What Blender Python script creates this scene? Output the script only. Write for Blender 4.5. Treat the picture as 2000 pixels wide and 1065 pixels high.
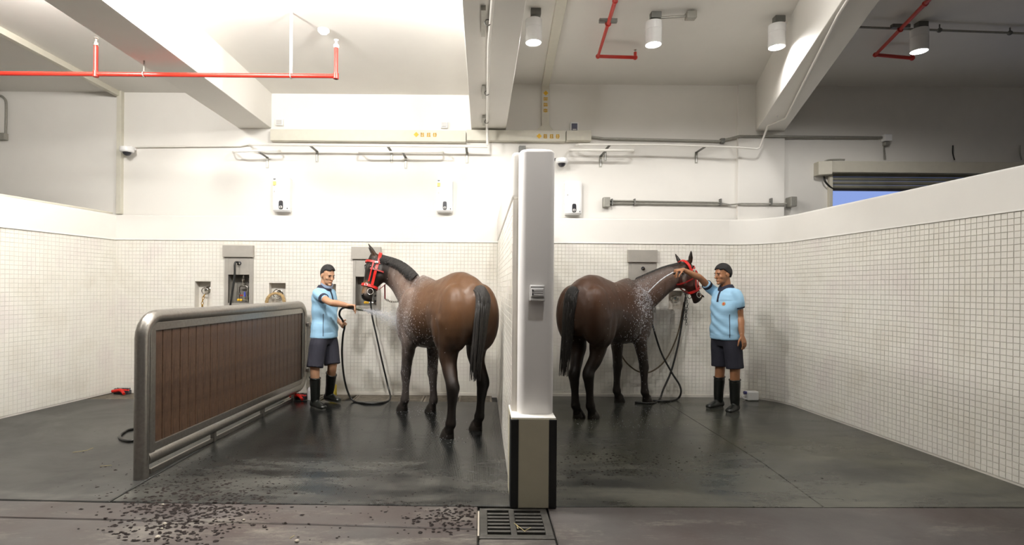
import bpy, bmesh, math, random
import numpy as np
from mathutils import Vector, Matrix, Euler

random.seed(7)
rng = np.random.default_rng(11)
PI = math.pi
for _o in list(bpy.data.objects):
    bpy.data.objects.remove(_o, do_unlink=True)
SC = bpy.context.scene
COL = SC.collection

# ------------------------------------------------------------------ camera, world, exposure
F, CX, CY, CH = 1060.0, 940.0, 562.0, 1.47      # focal length and principal point in pixels, eye height
cam_d = bpy.data.cameras.new('camera')
cam = bpy.data.objects.new('camera', cam_d)
COL.objects.link(cam)
cam.location = (0, 0, CH)
ROLL = math.radians(0.45)                       # the photograph leans a little
cam.rotation_euler = (Matrix.Rotation(PI / 2, 3, 'X') @ Matrix.Rotation(ROLL, 3, 'Z')).to_euler()
cam_d.sensor_fit = 'HORIZONTAL'
cam_d.sensor_width = 36.0
cam_d.lens = 36.0 * F / 2000.0
cam_d.shift_x = (1000.0 - CX) / 2000.0
cam_d.shift_y = (CY - 532.5) / 2000.0
cam_d.clip_start = 0.05
SC.camera = cam

world = bpy.data.worlds.new('dusk_sky')
SC.world = world
world.use_nodes = True
_bg = world.node_tree.nodes['Background']
_bg.inputs['Color'].default_value = (0.30, 0.42, 0.86, 1)      # even blue of the dusk sky
_bg.inputs['Strength'].default_value = 0.9

SC.view_settings.view_transform = 'Standard'
SC.view_settings.look = 'None'
SC.view_settings.gamma = 1.0
SC.view_settings.use_curve_mapping = False
SC.view_settings.exposure = 0.0
SC.cycles.use_denoising = True
SC.cycles.max_bounces = 8
SC.cycles.diffuse_bounces = 5
SC.cycles.sample_clamp_indirect = 6.0
SC.cycles.caustics_reflective = False
SC.cycles.caustics_refractive = False

LAMP_DOWN = 78.0       # watts of each downlight
LAMP_GLOBE = 640.0      # emission of the bright ceiling lamps in the middle bay
LAMP_SIDE = 560.0        # emission of the lamps over the side bay and the aisle


def unroll(x, y):
    if x == 0 or y == 0:            # only one of the two coordinates is meant
        return x - CX, y - CY
    c, q = math.cos(ROLL), math.sin(ROLL)
    return (x - CX) * c + (y - CY) * q, -(x - CX) * q + (y - CY) * c


def at(x, y, Y):
    u, v = unroll(x, y)
    return Vector((u * Y / F, Y, CH - v * Y / F))


def floor_at(x, y, z=0.0):
    u, v = unroll(x, y)
    Y = F * (CH - z) / v
    return Vector((u * Y / F, Y, z))


# ------------------------------------------------------------------ mesh builder
def V(*a):
    return Vector(a)


class MB:
    def __init__(self):
        self.v, self.f = [], []

    def add(self, vs, fs):
        n = len(self.v)
        self.v.extend([tuple(p) for p in vs])
        self.f.extend([tuple(i + n for i in q) for q in fs])
        return self

    def box(self, lo, hi):
        x0, y0, z0 = lo
        x1, y1, z1 = hi
        return self.add([(x0, y0, z0), (x1, y0, z0), (x1, y1, z0), (x0, y1, z0),
                         (x0, y0, z1), (x1, y0, z1), (x1, y1, z1), (x0, y1, z1)],
                        [(0, 3, 2, 1), (4, 5, 6, 7), (0, 1, 5, 4), (1, 2, 6, 5), (2, 3, 7, 6), (3, 0, 4, 7)])

    def hexa(self, p):          # 8 corner points, order as box
        return self.add(p, [(0, 3, 2, 1), (4, 5, 6, 7), (0, 1, 5, 4), (1, 2, 6, 5), (2, 3, 7, 6), (3, 0, 4, 7)])

    def obox(self, c, ax, ay, az):
        c, ax, ay, az = Vector(c), Vector(ax), Vector(ay), Vector(az)
        p = [c + sx * ax + sy * ay + sz * az for sz in (-1, 1) for sx, sy in ((-1, -1), (1, -1), (1, 1), (-1, 1))]
        return self.hexa(p)

    def rings(self, rs, cap=True):
        n = len(rs[0])
        vs = [p for r in rs for p in r]
        fs = []
        for i in range(len(rs) - 1):
            for j in range(n):
                k = (j + 1) % n
                fs.append((i * n + j, i * n + k, (i + 1) * n + k, (i + 1) * n + j))
        if cap:
            fs.append(tuple(reversed(range(n))))
            m = (len(rs) - 1) * n
            fs.append(tuple(m + j for j in range(n)))
        return self.add(vs, fs)

    def tube(self, pts, r, n=10, closed=False):
        pts = [Vector(p) for p in pts]
        m = len(pts)
        rr = r if isinstance(r, (list, tuple)) else [r] * m
        rs = []
        up = None
        for i in range(m):
            if closed:
                t = pts[(i + 1) % m] - pts[i - 1]
            elif i == 0:
                t = pts[1] - pts[0]
            elif i == m - 1:
                t = pts[-1] - pts[-2]
            else:
                t = (pts[i + 1] - pts[i]).normalized() + (pts[i] - pts[i - 1]).normalized()
            t.normalize()
            if up is None:
                up = Vector((0, 0, 1)) if abs(t.z) < 0.9 else Vector((1, 0, 0))
            a = up - t * up.dot(t)
            if a.length < 1e-4:
                a = t.orthogonal()
            a.normalize()
            up = a
            b = t.cross(a)
            rs.append([pts[i] + float(rr[i]) * (math.cos(2 * PI * k / n) * a + math.sin(2 * PI * k / n) * b) for k in range(n)])
        if closed:
            rs.append(rs[0])
            return self.rings(rs, cap=False)
        return self.rings(rs)

    def cyl(self, a, b, r, n=16, r2=None):
        return self.tube([a, b], [r, r if r2 is None else r2], n)

    def lathe(self, o, axis, prof, n=20):       # prof: (distance along axis, radius)
        o, t = Vector(o), Vector(axis).normalized()
        a = t.orthogonal().normalized()
        b = t.cross(a)
        rs = [[o + t * d + max(r, 1e-4) * (math.cos(2 * PI * k / n) * a + math.sin(2 * PI * k / n) * b) for k in range(n)]
              for d, r in prof]
        return self.rings(rs)

    def ellipsoid(self, c, ax, ay, az, nu=16, nv=10):
        c, ax, ay, az = Vector(c), Vector(ax), Vector(ay), Vector(az)
        rs = []
        for i in range(nv + 1):
            ph = -PI / 2 + PI * i / nv
            cr = max(math.cos(ph), 0.02)
            rs.append([c + math.sin(ph) * az + cr * (math.cos(2 * PI * k / nu) * ax + math.sin(2 * PI * k / nu) * ay)
                       for k in range(nu)])
        return self.rings(rs)

    def prism(self, poly, z0, z1):              # poly: (x, y) anticlockwise
        n = len(poly)
        vs = [(x, y, z0) for x, y in poly] + [(x, y, z1) for x, y in poly]
        fs = [tuple(reversed(range(n))), tuple(range(n, 2 * n))]
        fs += [(i, (i + 1) % n, n + (i + 1) % n, n + i) for i in range(n)]
        return self.add(vs, fs)

    def mesh(self, name):
        me = bpy.data.meshes.new(name)
        me.from_pydata(self.v, [], self.f)
        me.validate()
        bm = bmesh.new()
        bm.from_mesh(me)
        bmesh.ops.recalc_face_normals(bm, faces=bm.faces)
        bm.to_mesh(me)
        bm.free()
        return me

    def build(self, name, mat, parent=None, smooth=False, bevel=0.0, seg=2, angle=40):
        o = bpy.data.objects.new(name, self.mesh(name))
        COL.objects.link(o)
        if mat is not None:
            o.data.materials.append(mat)
        if parent is not None:
            o.parent = parent
            o.matrix_parent_inverse = world_of(parent).inverted()
        if smooth:
            shade(o.data, angle)
        if bevel:
            md = o.modifiers.new('bevel', 'BEVEL')
            md.width = bevel
            md.segments = seg
            md.limit_method = 'ANGLE'
            md.angle_limit = math.radians(35)
        return o


def world_of(o):
    m = Matrix.LocRotScale(o.location, o.rotation_euler, o.scale)
    if o.parent:
        m = world_of(o.parent) @ o.matrix_parent_inverse @ m
    return m


def shade(me, angle=40):
    me.polygons.foreach_set('use_smooth', [True] * len(me.polygons))
    if angle < 180:
        bm = bmesh.new()
        bm.from_mesh(me)
        lim = math.radians(angle)
        for e in bm.edges:
            if len(e.link_faces) == 2:
                e.smooth = e.calc_face_angle(0) < lim
        bm.to_mesh(me)
        bm.free()
    me.update()


def empty(name, loc=(0, 0, 0)):
    o = bpy.data.objects.new(name, None)
    COL.objects.link(o)
    o.location = loc
    o.empty_display_size = 0.1
    return o


def tag(o, label=None, cat=None, group=None, kind=None):
    if label:
        o['label'] = label
    if cat:
        o['category'] = cat
    if group:
        o['group'] = group
    if kind:
        o['kind'] = kind
    return o


def thing(name, label, cat, loc=(0, 0, 0), group=None):
    return tag(empty(name, loc), label, cat, group)


def spline(pts, n=8):           # Catmull-Rom through the points
    pts = [Vector(p) for p in pts]
    P = [pts[0] * 2 - pts[1]] + pts + [pts[-1] * 2 - pts[-2]]
    out = []
    for i in range(1, len(P) - 2):
        for k in range(n):
            t = k / n
            a, b, c, d = P[i - 1], P[i], P[i + 1], P[i + 2]
            out.append(0.5 * ((2 * b) + (c - a) * t + (2 * a - 5 * b + 4 * c - d) * t * t + (3 * b - a - 3 * c + d) * t ** 3))
    out.append(pts[-1])
    return out


# ------------------------------------------------------------------ materials
MATS = {}


def srgb(r, g, b):
    f = lambda c: c / 12.92 if c <= 0.04045 else ((c + 0.055) / 1.055) ** 2.4
    return (f(r / 255), f(g / 255), f(b / 255), 1.0)


class NT:
    def __init__(self, name):
        self.m = bpy.data.materials.new(name)
        self.m.use_nodes = True
        self.t = self.m.node_tree
        self.b = self.t.nodes['Principled BSDF']
        MATS[name] = self.m

    def n(self, typ, **kw):
        nd = self.t.nodes.new(typ)
        for k, v in kw.items():
            if k.startswith('i_'):
                nd.inputs[k[2:].replace('_', ' ')].default_value = v
            else:
                setattr(nd, k, v)
        return nd

    def l(self, a, b):
        self.t.links.new(a, b)

    def set(self, **kw):
        for k, v in kw.items():
            self.b.inputs[k.replace('_', ' ')].default_value = v

    def coords(self, out='Object', scale=(1, 1, 1)):
        tc = self.n('ShaderNodeTexCoord')
        mp = self.n('ShaderNodeMapping')
        mp.inputs['Scale'].default_value = scale
        self.l(tc.outputs[out], mp.inputs['Vector'])
        return mp.outputs['Vector']

    def noise(self, vec, scale, detail=4, rough=0.55, dist=0.0):
        nd = self.n('ShaderNodeTexNoise')
        nd.inputs['Scale'].default_value = scale
        nd.inputs['Detail'].default_value = detail
        nd.inputs['Roughness'].default_value = rough
        nd.inputs['Distortion'].default_value = dist
        self.l(vec, nd.inputs['Vector'])
        return nd.outputs['Fac']

    def ramp(self, fac, stops):
        nd = self.n('ShaderNodeValToRGB')
        el = nd.color_ramp.elements
        while len(el) < len(stops):
            el.new(0.5)
        for e, (p, c) in zip(el, stops):
            e.position = p
            e.color = c if len(c) == 4 else (*c, 1)
        self.l(fac, nd.inputs['Fac'])
        return nd.outputs['Color']

    def mix(self, fac, a, b, mode='MIX'):
        nd = self.n('ShaderNodeMix', data_type='RGBA', blend_type=mode)
        for s, x in (('Factor', fac), ('A', a), ('B', b)):
            i = next(q for q in nd.inputs if q.name == s and (q.type == 'RGBA' if s != 'Factor' else q.type == 'VALUE'))
            if isinstance(x, (int, float)):
                i.default_value = x
            elif isinstance(x, tuple):
                i.default_value = x
            else:
                self.l(x, i)
        return next(q for q in nd.outputs if q.type == 'RGBA')

    def math(self, op, a, b=0.0):
        nd = self.n('ShaderNodeMath', operation=op)
        for k, x in ((0, a), (1, b)):
            if isinstance(x, (int, float)):
                nd.inputs[k].default_value = x
            else:
                self.l(x, nd.inputs[k])
        return nd.outputs[0]

    def bump(self, h, strength=0.3, dist=0.01, prev=None):
        nd = self.n('ShaderNodeBump')
        nd.inputs['Strength'].default_value = strength
        nd.inputs['Distance'].default_value = dist
        self.l(h, nd.inputs['Height'])
        if prev is not None:
            self.l(prev, nd.inputs['Normal'])
        return nd.outputs['Normal']


def plain(name, rgb, rough=0.5, metal=0.0, var=0.06, scale=14.0, bump=0.0, spec=0.5, out='Object'):
    m = NT(name)
    c = srgb(*rgb)
    vec = m.coords(out)
    nz = m.noise(vec, scale, 5)
    lo = tuple(x * (1 - var) for x in c[:3]) + (1,)
    hi = tuple(min(1, x * (1 + var)) for x in c[:3]) + (1,)
    m.l(m.ramp(nz, [(0.3, lo), (0.7, hi)]), m.b.inputs['Base Color'])
    m.set(Roughness=rough, Metallic=metal)
    m.b.inputs['Specular IOR Level'].default_value = spec
    if bump:
        m.l(m.bump(m.noise(vec, scale * 6, 3), bump, 0.004), m.b.inputs['Normal'])
    return m.m


def emitter(name, rgb, strength):
    m = NT(name)
    m.set(Base_Color=rgb, Emission_Color=rgb, Emission_Strength=strength)
    return m.m


def wall_paint(name, rgb, stain=0.05):
    m = NT(name)
    vec = m.coords('Object')
    c = srgb(*rgb)
    d = tuple(x * (1 - stain) for x in c[:3]) + (1,)
    nz = m.noise(vec, 0.9, 6, 0.6)
    m.l(m.ramp(nz, [(0.35, d), (0.6, c)]), m.b.inputs['Base Color'])
    m.set(Roughness=0.6)
    m.l(m.bump(m.noise(vec, 55, 3), 0.10, 0.003), m.b.inputs['Normal'])
    return m.m


PAINT = wall_paint('white_wall_paint', (233, 230, 224))
CEIL = wall_paint('white_ceiling_paint', (228, 225, 219))
PAINT_COL = wall_paint('column_paint', (226, 223, 221), 0.03)
PAINT_GREY = wall_paint('grey_wall_paint', (126, 124, 120))
BEIGE = plain('beige_cladding_paint', (188, 182, 160), 0.45, var=0.03)
BLACK_STRIP = plain('black_rubber_strip', (22, 22, 22), 0.55)
GROUT = plain('tile_grout', (221, 216, 207), 0.85, var=0.10, scale=3)
TRIM = plain('white_tile_trim', (240, 238, 232), 0.3, var=0.02)
STEEL = plain('brushed_steel', (160, 156, 150), 0.36, 0.95, var=0.10, scale=40)
PANEL_STEEL = plain('dull_steel_panel', (172, 167, 159), 0.42, 0.25, var=0.06, scale=9)
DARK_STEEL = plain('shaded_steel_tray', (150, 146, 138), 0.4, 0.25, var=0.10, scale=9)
GALV = plain('galvanised_conduit', (160, 158, 150), 0.45, 0.5, var=0.08, scale=30)
GALV_D = plain('grey_metal_bracket', (120, 120, 116), 0.5, 0.5, var=0.1, scale=30)
PVC = plain('white_plastic_pipe', (232, 229, 222), 0.4, var=0.02)
TRUNK = plain('cream_trunking', (208, 204, 190), 0.5, var=0.03)
RED = plain('red_pipe_paint', (190, 44, 32), 0.38, var=0.08, scale=10)
WHITE_PL = plain('white_gloss_plastic', (240, 240, 240), 0.22, var=0.01)
GREY_PL = plain('pale_grey_plastic', (196, 194, 192), 0.35, var=0.03)
CLEAR_PL = plain('milky_plastic_cover', (206, 204, 204), 0.25, var=0.03)
DARK_PL = plain('dark_grey_plastic', (46, 46, 52), 0.3, var=0.05)
BLUE_GLASS = plain('dark_blue_window', (58, 60, 84), 0.2, var=0.05)
YELLOW = plain('yellow_print', (226, 178, 40), 0.5, var=0.05)
YEL_STICK = plain('pale_yellow_sticker', (240, 205, 120), 0.5, var=0.05)
RUBBER = plain('black_rubber_hose', (26, 26, 25), 0.35, var=0.2, scale=30)
CHROME = plain('chrome', (205, 202, 196), 0.14, 1.0, var=0.03)
BRASS = plain('brass', (176, 140, 74), 0.3, 0.9, var=0.1)
ROPE = plain('tan_rope', (168, 142, 100), 0.85, var=0.25, scale=60, bump=0.4)
IRON = plain('cast_iron', (74, 72, 68), 0.5, 0.35, var=0.25, scale=12, bump=0.25)
GRATE = plain('worn_grating_metal', (122, 114, 102), 0.5, 0.3, var=0.3, scale=14)
PIT = plain('dark_drain_pit', (10, 10, 9), 0.5)
SHUTTER_M = plain('grey_shutter_slats', (132, 130, 116), 0.6, 0.2, var=0.22, scale=2.2)
SHUTTER_BOX = plain('cream_shutter_box', (206, 201, 186), 0.5, var=0.03)
STRAW = plain('dry_straw', (196, 182, 130), 0.8)
WOODCHIP = plain('pale_grit', (182, 174, 160), 0.8)
LENS = emitter('downlight_lens', (1.0, 0.975, 0.94, 1), 14.0)
GLOBE = emitter('opal_lamp_globe', (1.0, 0.975, 0.94, 1), LAMP_GLOBE)
GLOBE_S = emitter('opal_side_lamp_globe', (1.0, 0.97, 0.925, 1), LAMP_SIDE)


def tile_mat():
    m = NT('white_mosaic_tile')
    vec = m.coords('Object')
    oi = m.n('ShaderNodeObjectInfo')
    nz = m.noise(vec, 2.3, 4)
    c1 = m.ramp(nz, [(0.3, srgb(222, 217, 206)), (0.5, srgb(231, 228, 219)), (0.7, srgb(226, 220, 214))])
    m.l(c1, m.b.inputs['Base Color'])
    m.set(Roughness=0.22)
    m.l(m.bump(m.noise(vec, 9, 2), 0.12, 0.01), m.b.inputs['Normal'])
    return m.m


TILE = tile_mat()


def plank_mat():
    m = NT('brown_composite_plank')
    vec = m.coords('Object', (22, 22, 2.2))
    v2 = m.coords('Object', (1, 1, 1))
    g = m.noise(vec, 2.0, 8, 0.65, 0.8)
    w = m.noise(v2, 7, 6, 0.7)
    c = m.ramp(g, [(0.25, srgb(52, 36, 27)), (0.5, srgb(84, 62, 47)), (0.75, srgb(106, 84, 66))])
    c = m.mix(m.ramp(w, [(0.45, (0, 0, 0)), (0.65, (1, 1, 1))]), c, srgb(58, 40, 31))
    m.l(c, m.b.inputs['Base Color'])
    m.set(Roughness=0.42)
    m.l(m.bump(g, 0.35, 0.004), m.b.inputs['Normal'])
    return m.m


PLANK = plank_mat()


def mat_floor(name, wet, base=(52, 52, 49), pale=(168, 162, 146), ribs=True, pale_at=0.66, green=0.0, dry=None, brown=0.0):
    """black rubber matting: wet in patches, dusted with pale grit where it has dried, finely ribbed"""
    m = NT(name)
    vec = m.coords('Object')
    big = m.noise(vec, 0.75, 5, 0.6, 0.4)
    mid = m.noise(m.coords('Object', (0.55, 2.0, 1)), 1.5, 9, 0.70, 0.3)
    grit = m.noise(m.coords('Object', (1, 2.2, 1)), 16, 6, 0.75)
    fine = m.noise(vec, 110, 3, 0.7)
    c = m.ramp(big, [(0.3, srgb(*[x * 0.72 for x in base])), (0.7, srgb(*[x * 1.2 for x in base]))])
    if green:
        c = m.mix(m.ramp(m.noise(vec, 0.9, 4), [(0.45, (0, 0, 0)), (0.7, (green, green, green))]), c, srgb(70, 69, 52))
    if brown:
        c = m.mix(m.ramp(m.noise(vec, 1.1, 4), [(0.4, (0, 0, 0)), (0.65, (brown, brown, brown))]), c, srgb(64, 50, 46))
    d = m.math('MULTIPLY', m.math('ADD', m.math('MULTIPLY', grit, 0.55), 0.72), mid)
    d = m.math('ADD', d, m.math('MULTIPLY', m.math('SUBTRACT', fine, 0.5), 0.12))
    amount = 1.0
    if dry:             # the mats dry out towards the aisle
        sx = m.n('ShaderNodeSeparateXYZ')
        m.l(vec, sx.inputs['Vector'])
        mr = m.n('ShaderNodeMapRange')
        mr.inputs['From Min'].default_value = dry[0]
        mr.inputs['From Max'].default_value = dry[1]
        mr.inputs['To Min'].default_value = 1.0
        mr.inputs['To Max'].default_value = 0.0
        m.l(m.math('ADD', sx.outputs['Y'], m.math('MULTIPLY', m.math('SUBTRACT', big, 0.5), 2.2)), mr.inputs['Value'])
        amount = mr.outputs['Result']
        d = m.math('ADD', d, m.math('MULTIPLY', amount, 0.07))
    dustm = m.ramp(d, [(pale_at - 0.11, (0, 0, 0)), (pale_at + 0.20, (1, 1, 1))])
    dm = m.math('MULTIPLY', dustm, m.math('MULTIPLY', amount, 0.6))
    c = m.mix(dm, c, srgb(*pale))
    c = m.mix(m.math('MULTIPLY', fine, 0.35), c, srgb(*[x * .55 for x in base]))
    m.l(c, m.b.inputs['Base Color'])
    r = m.ramp(m.noise(vec, 1.0, 6, 0.65, 0.5), [(0.35, (wet, wet, wet)), (0.68, (wet + 0.16, wet + 0.16, wet + 0.16))])
    rr = m.math('ADD', m.math('ADD', r, m.math('MULTIPLY', dustm, 0.2)), m.math('MULTIPLY', amount, 0.14))
    m.l(rr, m.b.inputs['Roughness'])
    m.b.inputs['Specular IOR Level'].default_value = 0.42
    nrm = m.bump(m.noise(vec, 26, 4, 0.6), 0.10, 0.005)
    if ribs:
        wv = m.n('ShaderNodeTexWave', wave_type='BANDS', bands_direction='X')
        wv.inputs['Scale'].default_value = 24
        wv.inputs['Distortion'].default_value = 0.5
        wv.inputs['Detail'].default_value = 2
        m.l(m.coords('Object'), wv.inputs['Vector'])
        nrm = m.bump(wv.outputs['Fac'], 0.13, 0.004, nrm)
    m.l(nrm, m.b.inputs['Normal'])
    return m.m


MAT_BAY = mat_floor('wet_ribbed_rubber', 0.06, (33, 34, 33), (132, 130, 122), True, 0.61, dry=(3.9, 5.3))
MAT_SIDE = mat_floor('damp_rubber', 0.20, (54, 54, 52), (146, 144, 138), False, 0.66)
MAT_RIGHT = mat_floor('damp_greenish_rubber', 0.09, (56, 57, 53), (146, 144, 130), True, 0.61, 0.7, dry=(3.9, 5.8))
MAT_AISLE = mat_floor('aisle_rubber', 0.30, (82, 78, 76), (186, 180, 166), False, 0.63, brown=0.8)
FLOOR_BASE = mat_floor('dark_floor_base', 0.3, (40, 40, 38), (110, 106, 98), False, 0.8)
MUCK = plain('brown_muck', (26, 17, 14), 0.75, var=0.3, scale=30, spec=0.2)
# ------------------------------------------------------------------ the room
YB = 7.42                   # face of the tiled back wall
YU = 7.47                   # plaster above the ledge
ZT, ZL = 2.09, 2.43         # top of the tiles, top of the low walls
ZC1, ZC2 = 4.12, 4.28       # ceiling over the left and middle bays / the right bays
ZBEAM = 3.64
XL_END, XR_END = -9.0, 9.0
YF = -3.0                   # wall behind the viewer


def bw(x, y, Y=YB):
    return at(x, y, Y)


def struct(o, label=None):
    o['kind'] = 'structure'
    if label:
        o['label'] = label
    return o


# floor with the mats laid on it
floor = MB().box((XL_END, YF, -0.20), (XR_END, YB + 0.4, -0.03))
floor = struct(floor.build('floor', FLOOR_BASE), 'dark wet stable floor covered with black rubber mats')
Y_EDGE = 3.66


def mat_piece(poly, mat, name='rubber_mat', z=0.0):
    return MB().prism(poly, -0.03, z).build(name, mat, floor, bevel=0.006, seg=1)


XD0, XD1 = 0.215, 0.495     # divider wall
GX0, GX1, GY0, GY1 = 0.0, 0.445, 3.19, 3.625      # the square drain cover
DR = 6.97                   # front of the channel drain along the back wall
mat_piece([(-2.50, Y_EDGE + 0.02), (XD0 + 0.02, Y_EDGE), (XD0 + 0.02, DR), (-2.50, DR)], MAT_BAY)
mat_piece([(-5.6, Y_EDGE + 0.10), (-2.515, Y_EDGE + 0.02), (-2.515, DR), (-5.3, DR)], MAT_SIDE)
mat_piece([(XD1 - 0.02, Y_EDGE), (2.33, Y_EDGE + 0.01), (2.40, 4.60), (2.40, YB - 0.03), (XD1 - 0.02, YB - 0.03)], MAT_RIGHT)
mat_piece([(2.331, Y_EDGE + 0.01), (4.3, Y_EDGE + 0.06), (4.3, 6.9), (3.6, YB - 0.03), (2.4005, YB - 0.03), (2.4005, 4.60)], MAT_RIGHT)
# aisle mats in front, cut around the drain cover
ys = 3.36
mat_piece([(-6.0, ys + 0.16), (-1.5, ys + 0.02), (GX0 - 0.012, ys - 0.05), (GX0 - 0.012, Y_EDGE - 0.012), (-2.5, Y_EDGE + 0.008), (-6.0, Y_EDGE + 0.1)], MAT_AISLE, z=-0.002)
mat_piece([(-6.0, 1.2), (GX0 - 0.012, 1.2), (GX0 - 0.012, ys - 0.062), (-1.5, ys + 0.008), (-6.0, ys + 0.148)], MAT_AISLE, z=-0.002)
mat_piece([(GX0, 1.2), (GX1, 1.2), (GX1, GY0 - 0.012), (GX0, GY0 - 0.012)], MAT_AISLE, z=-0.002)
mat_piece([(GX1 + 0.012, 1.2), (9.0, 1.2), (9.0, Y_EDGE + 0.04), (4.0, Y_EDGE + 0.04), (GX1 + 0.012, Y_EDGE - 0.012)], MAT_AISLE, z=-0.002)
mat_piece([(-9.0, YF), (9.0, YF), (9.0, 1.19), (-9.0, 1.19)], MAT_AISLE, z=-0.002)
mat_piece([(-9.0, 1.2), (-6.01, 1.2), (-6.01, YB), (-9.0, YB)], MAT_SIDE, z=-0.002)
mat_piece([(4.31, 3.72), (9.0, 3.72), (9.0, YB), (4.31, YB)], MAT_SIDE, z=-0.002)

# ---- back wall with niches and the shutter opening
NICHE = [(380, 411, 550, 603), (525, 558, 553, 601), (640, 656, 555, 593), (1306, 1336, 568, 604)]
PANELS = [(437, 497, 480, 503, 600), (687, 745, 483, 507, 605), (1224, 1282, 489, 513, 610)]
RECESS = [(447, 488, 537, 592), (695, 736, 541, 597), (1233, 1273, 548, 602)]
holes = []          # x0, x1, z0, z1, depth
for x0, x1, y0, y1 in NICHE:
    a, b = bw(x0, y1), bw(x1, y0)
    if x0 == 640:
        a.x -= 0.09
    holes.append((a.x, b.x, a.z, b.z, 0.11))
recs = []
for x0, x1, y0, y1 in RECESS:
    a, b = bw(x0, y1), bw(x1, y0)
    recs.append((a.x, b.x, a.z, b.z))
    holes.append((a.x - 0.012, b.x + 0.012, a.z - 0.012, b.z + 0.012, 0.16))
DOOR = (bw(1626, 0).x, 8.6, 0.0, 3.14)


def grid_wall(yf, z0, z1, hs, door):
    mb = MB()
    xs = sorted({XL_END, XR_END, door[0], door[1]} | {h[0] for h in hs} | {h[1] for h in hs})
    zs = sorted({z0, z1} | ({door[3]} if z0 < door[3] < z1 else set()) | {h[2] for h in hs} | {h[3] for h in hs})
    inside = lambda x, z: next((h for h in hs if h[0] < x < h[1] and h[2] < z < h[3]), None)
    for i in range(len(xs) - 1):
        for j in range(len(zs) - 1):
            x, z = (xs[i] + xs[i + 1]) / 2, (zs[j] + zs[j + 1]) / 2
            if door[0] < x < door[1] and z < door[3]:
                continue
            if inside(x, z):
                continue
            mb.add([(xs[i], yf, zs[j]), (xs[i + 1], yf, zs[j]), (xs[i + 1], yf, zs[j + 1]), (xs[i], yf, zs[j + 1])], [(0, 1, 2, 3)])
    for a, b, c, d, dep in hs:
        e = yf + dep
        mb.add([(a, yf, c), (b, yf, c), (b, yf, d), (a, yf, d), (a, e, c), (b, e, c), (b, e, d), (a, e, d)],
               [(0, 1, 5, 4), (1, 2, 6, 5), (2, 3, 7, 6), (3, 0, 4, 7), (4, 5, 6, 7)])
    return mb


def join_mesh(mb, name, mat):
    me = bpy.data.meshes.new(name)
    me.from_pydata(mb.v, [], mb.f)
    me.materials.append(mat)
    o = bpy.data.objects.new(name, me)
    COL.objects.link(o)
    return o


mbw = grid_wall(YU, ZL, 4.6, [], DOOR)
dx0, dx1, dz = DOOR[0], DOOR[1], DOOR[3]
mbw.add([(XL_END, YB + 0.03, ZL), (dx0, YB + 0.03, ZL), (dx0, YU, ZL), (XL_END, YU, ZL)], [(0, 1, 2, 3)])
for xx in (dx0, dx1):
    mbw.add([(xx, YU, 0), (xx, YU + 0.25, 0), (xx, YU + 0.25, dz), (xx, YU, dz)], [(0, 1, 2, 3)])
mbw.add([(dx0, YU, dz), (dx1, YU, dz), (dx1, YU + 0.25, dz), (dx0, YU + 0.25, dz)], [(0, 1, 2, 3)])
mbw.add([(dx1, YU, 0), (XR_END, YU, 0), (XR_END, YU, ZL), (dx1, YU, ZL)], [(0, 1, 2, 3)])
mbw.box((dx0 + .001, YU + .01, 0), (dx1, YU + .24, 2.25))  # unseen wall added across the lower opening to hold back blue sky light
wall_back = struct(join_mesh(mbw, 'wall_back', PAINT), 'white painted back wall with a tiled lower half')
low = grid_wall(YB + 0.004, 0.0, ZT, holes, (dx0, 99, 0, 9))
low.f = low.f
me_low = join_mesh(low, 'tile_backing', GROUT)
me_low.parent = wall_back
# plaster band above the tiles, its top edge rounded into a ledge
band = MB()
prof = [(YB - 0.012, ZT + 0.006), (YB - 0.012, ZL - 0.02), (YB - 0.006, ZL - 0.005), (YB + 0.01, ZL), (YU + 0.01, ZL), (YU + 0.01, ZT + 0.006)]
rs = [[(x, p[0], p[1]) for p in prof] for x in (XL_END, dx0)]
band.rings(rs)
band.build('ledge_band', PAINT, wall_back)
MB().box((XL_END, YB - 0.016, ZT - 0.006), (dx0, YB + 0.004, ZT + 0.006)).build('tile_trim', TRIM, wall_back, bevel=0.003)
MB().box((XL_END, YB - 0.012, -0.12), (3.4, YB + 0.3, 0.03)).build('skirting_tile', GROUT, wall_back, bevel=0.003)

PITCH = 0.05


def tile_run(mb, path, u0, u1, z0, z1, skip=None, single=None, jit=0.0015, gap=0.0007, dep=0.0026):
    """tiles along a plan curve; path(u) -> point (x, y) and outward normal. single(c): kept out for objects of their own"""
    kept = []
    nu, nz = int(round((u1 - u0) / PITCH)), int(round((z1 - z0) / PITCH))
    pu, pz = (u1 - u0) / nu, (z1 - z0) / nz
    for i in range(nu):
        uc = u0 + (i + 0.5) * pu
        (px, py), (nx, ny) = path(uc)
        n = Vector((nx, ny, 0)).normalized()
        t = Vector((-n.y, n.x, 0))
        for j in range(nz):
            zc = z0 + (j + 0.5) * pz
            if skip and skip(px, py, zc):
                continue
            c = Vector((px, py, zc))
            if single and single(c):
                kept.append((c, t, n))
                continue
            d = dep + random.uniform(-jit, jit) * .5
            a, b = pu / 2 - gap, pz / 2 - gap
            a2, b2 = a - 0.0016, b - 0.0016
            o = c + n * d
            up = Vector((0, 0, 1))
            vs = [c - a * t - b * up, c + a * t - b * up, c + a * t + b * up, c - a * t + b * up,
                  o - a2 * t - b2 * up, o + a2 * t - b2 * up, o + a2 * t + b2 * up, o - a2 * t + b2 * up]
            mb.add(vs, [(4, 5, 6, 7), (0, 1, 5, 4), (1, 2, 6, 5), (2, 3, 7, 6), (3, 0, 4, 7)])
    return kept


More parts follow.
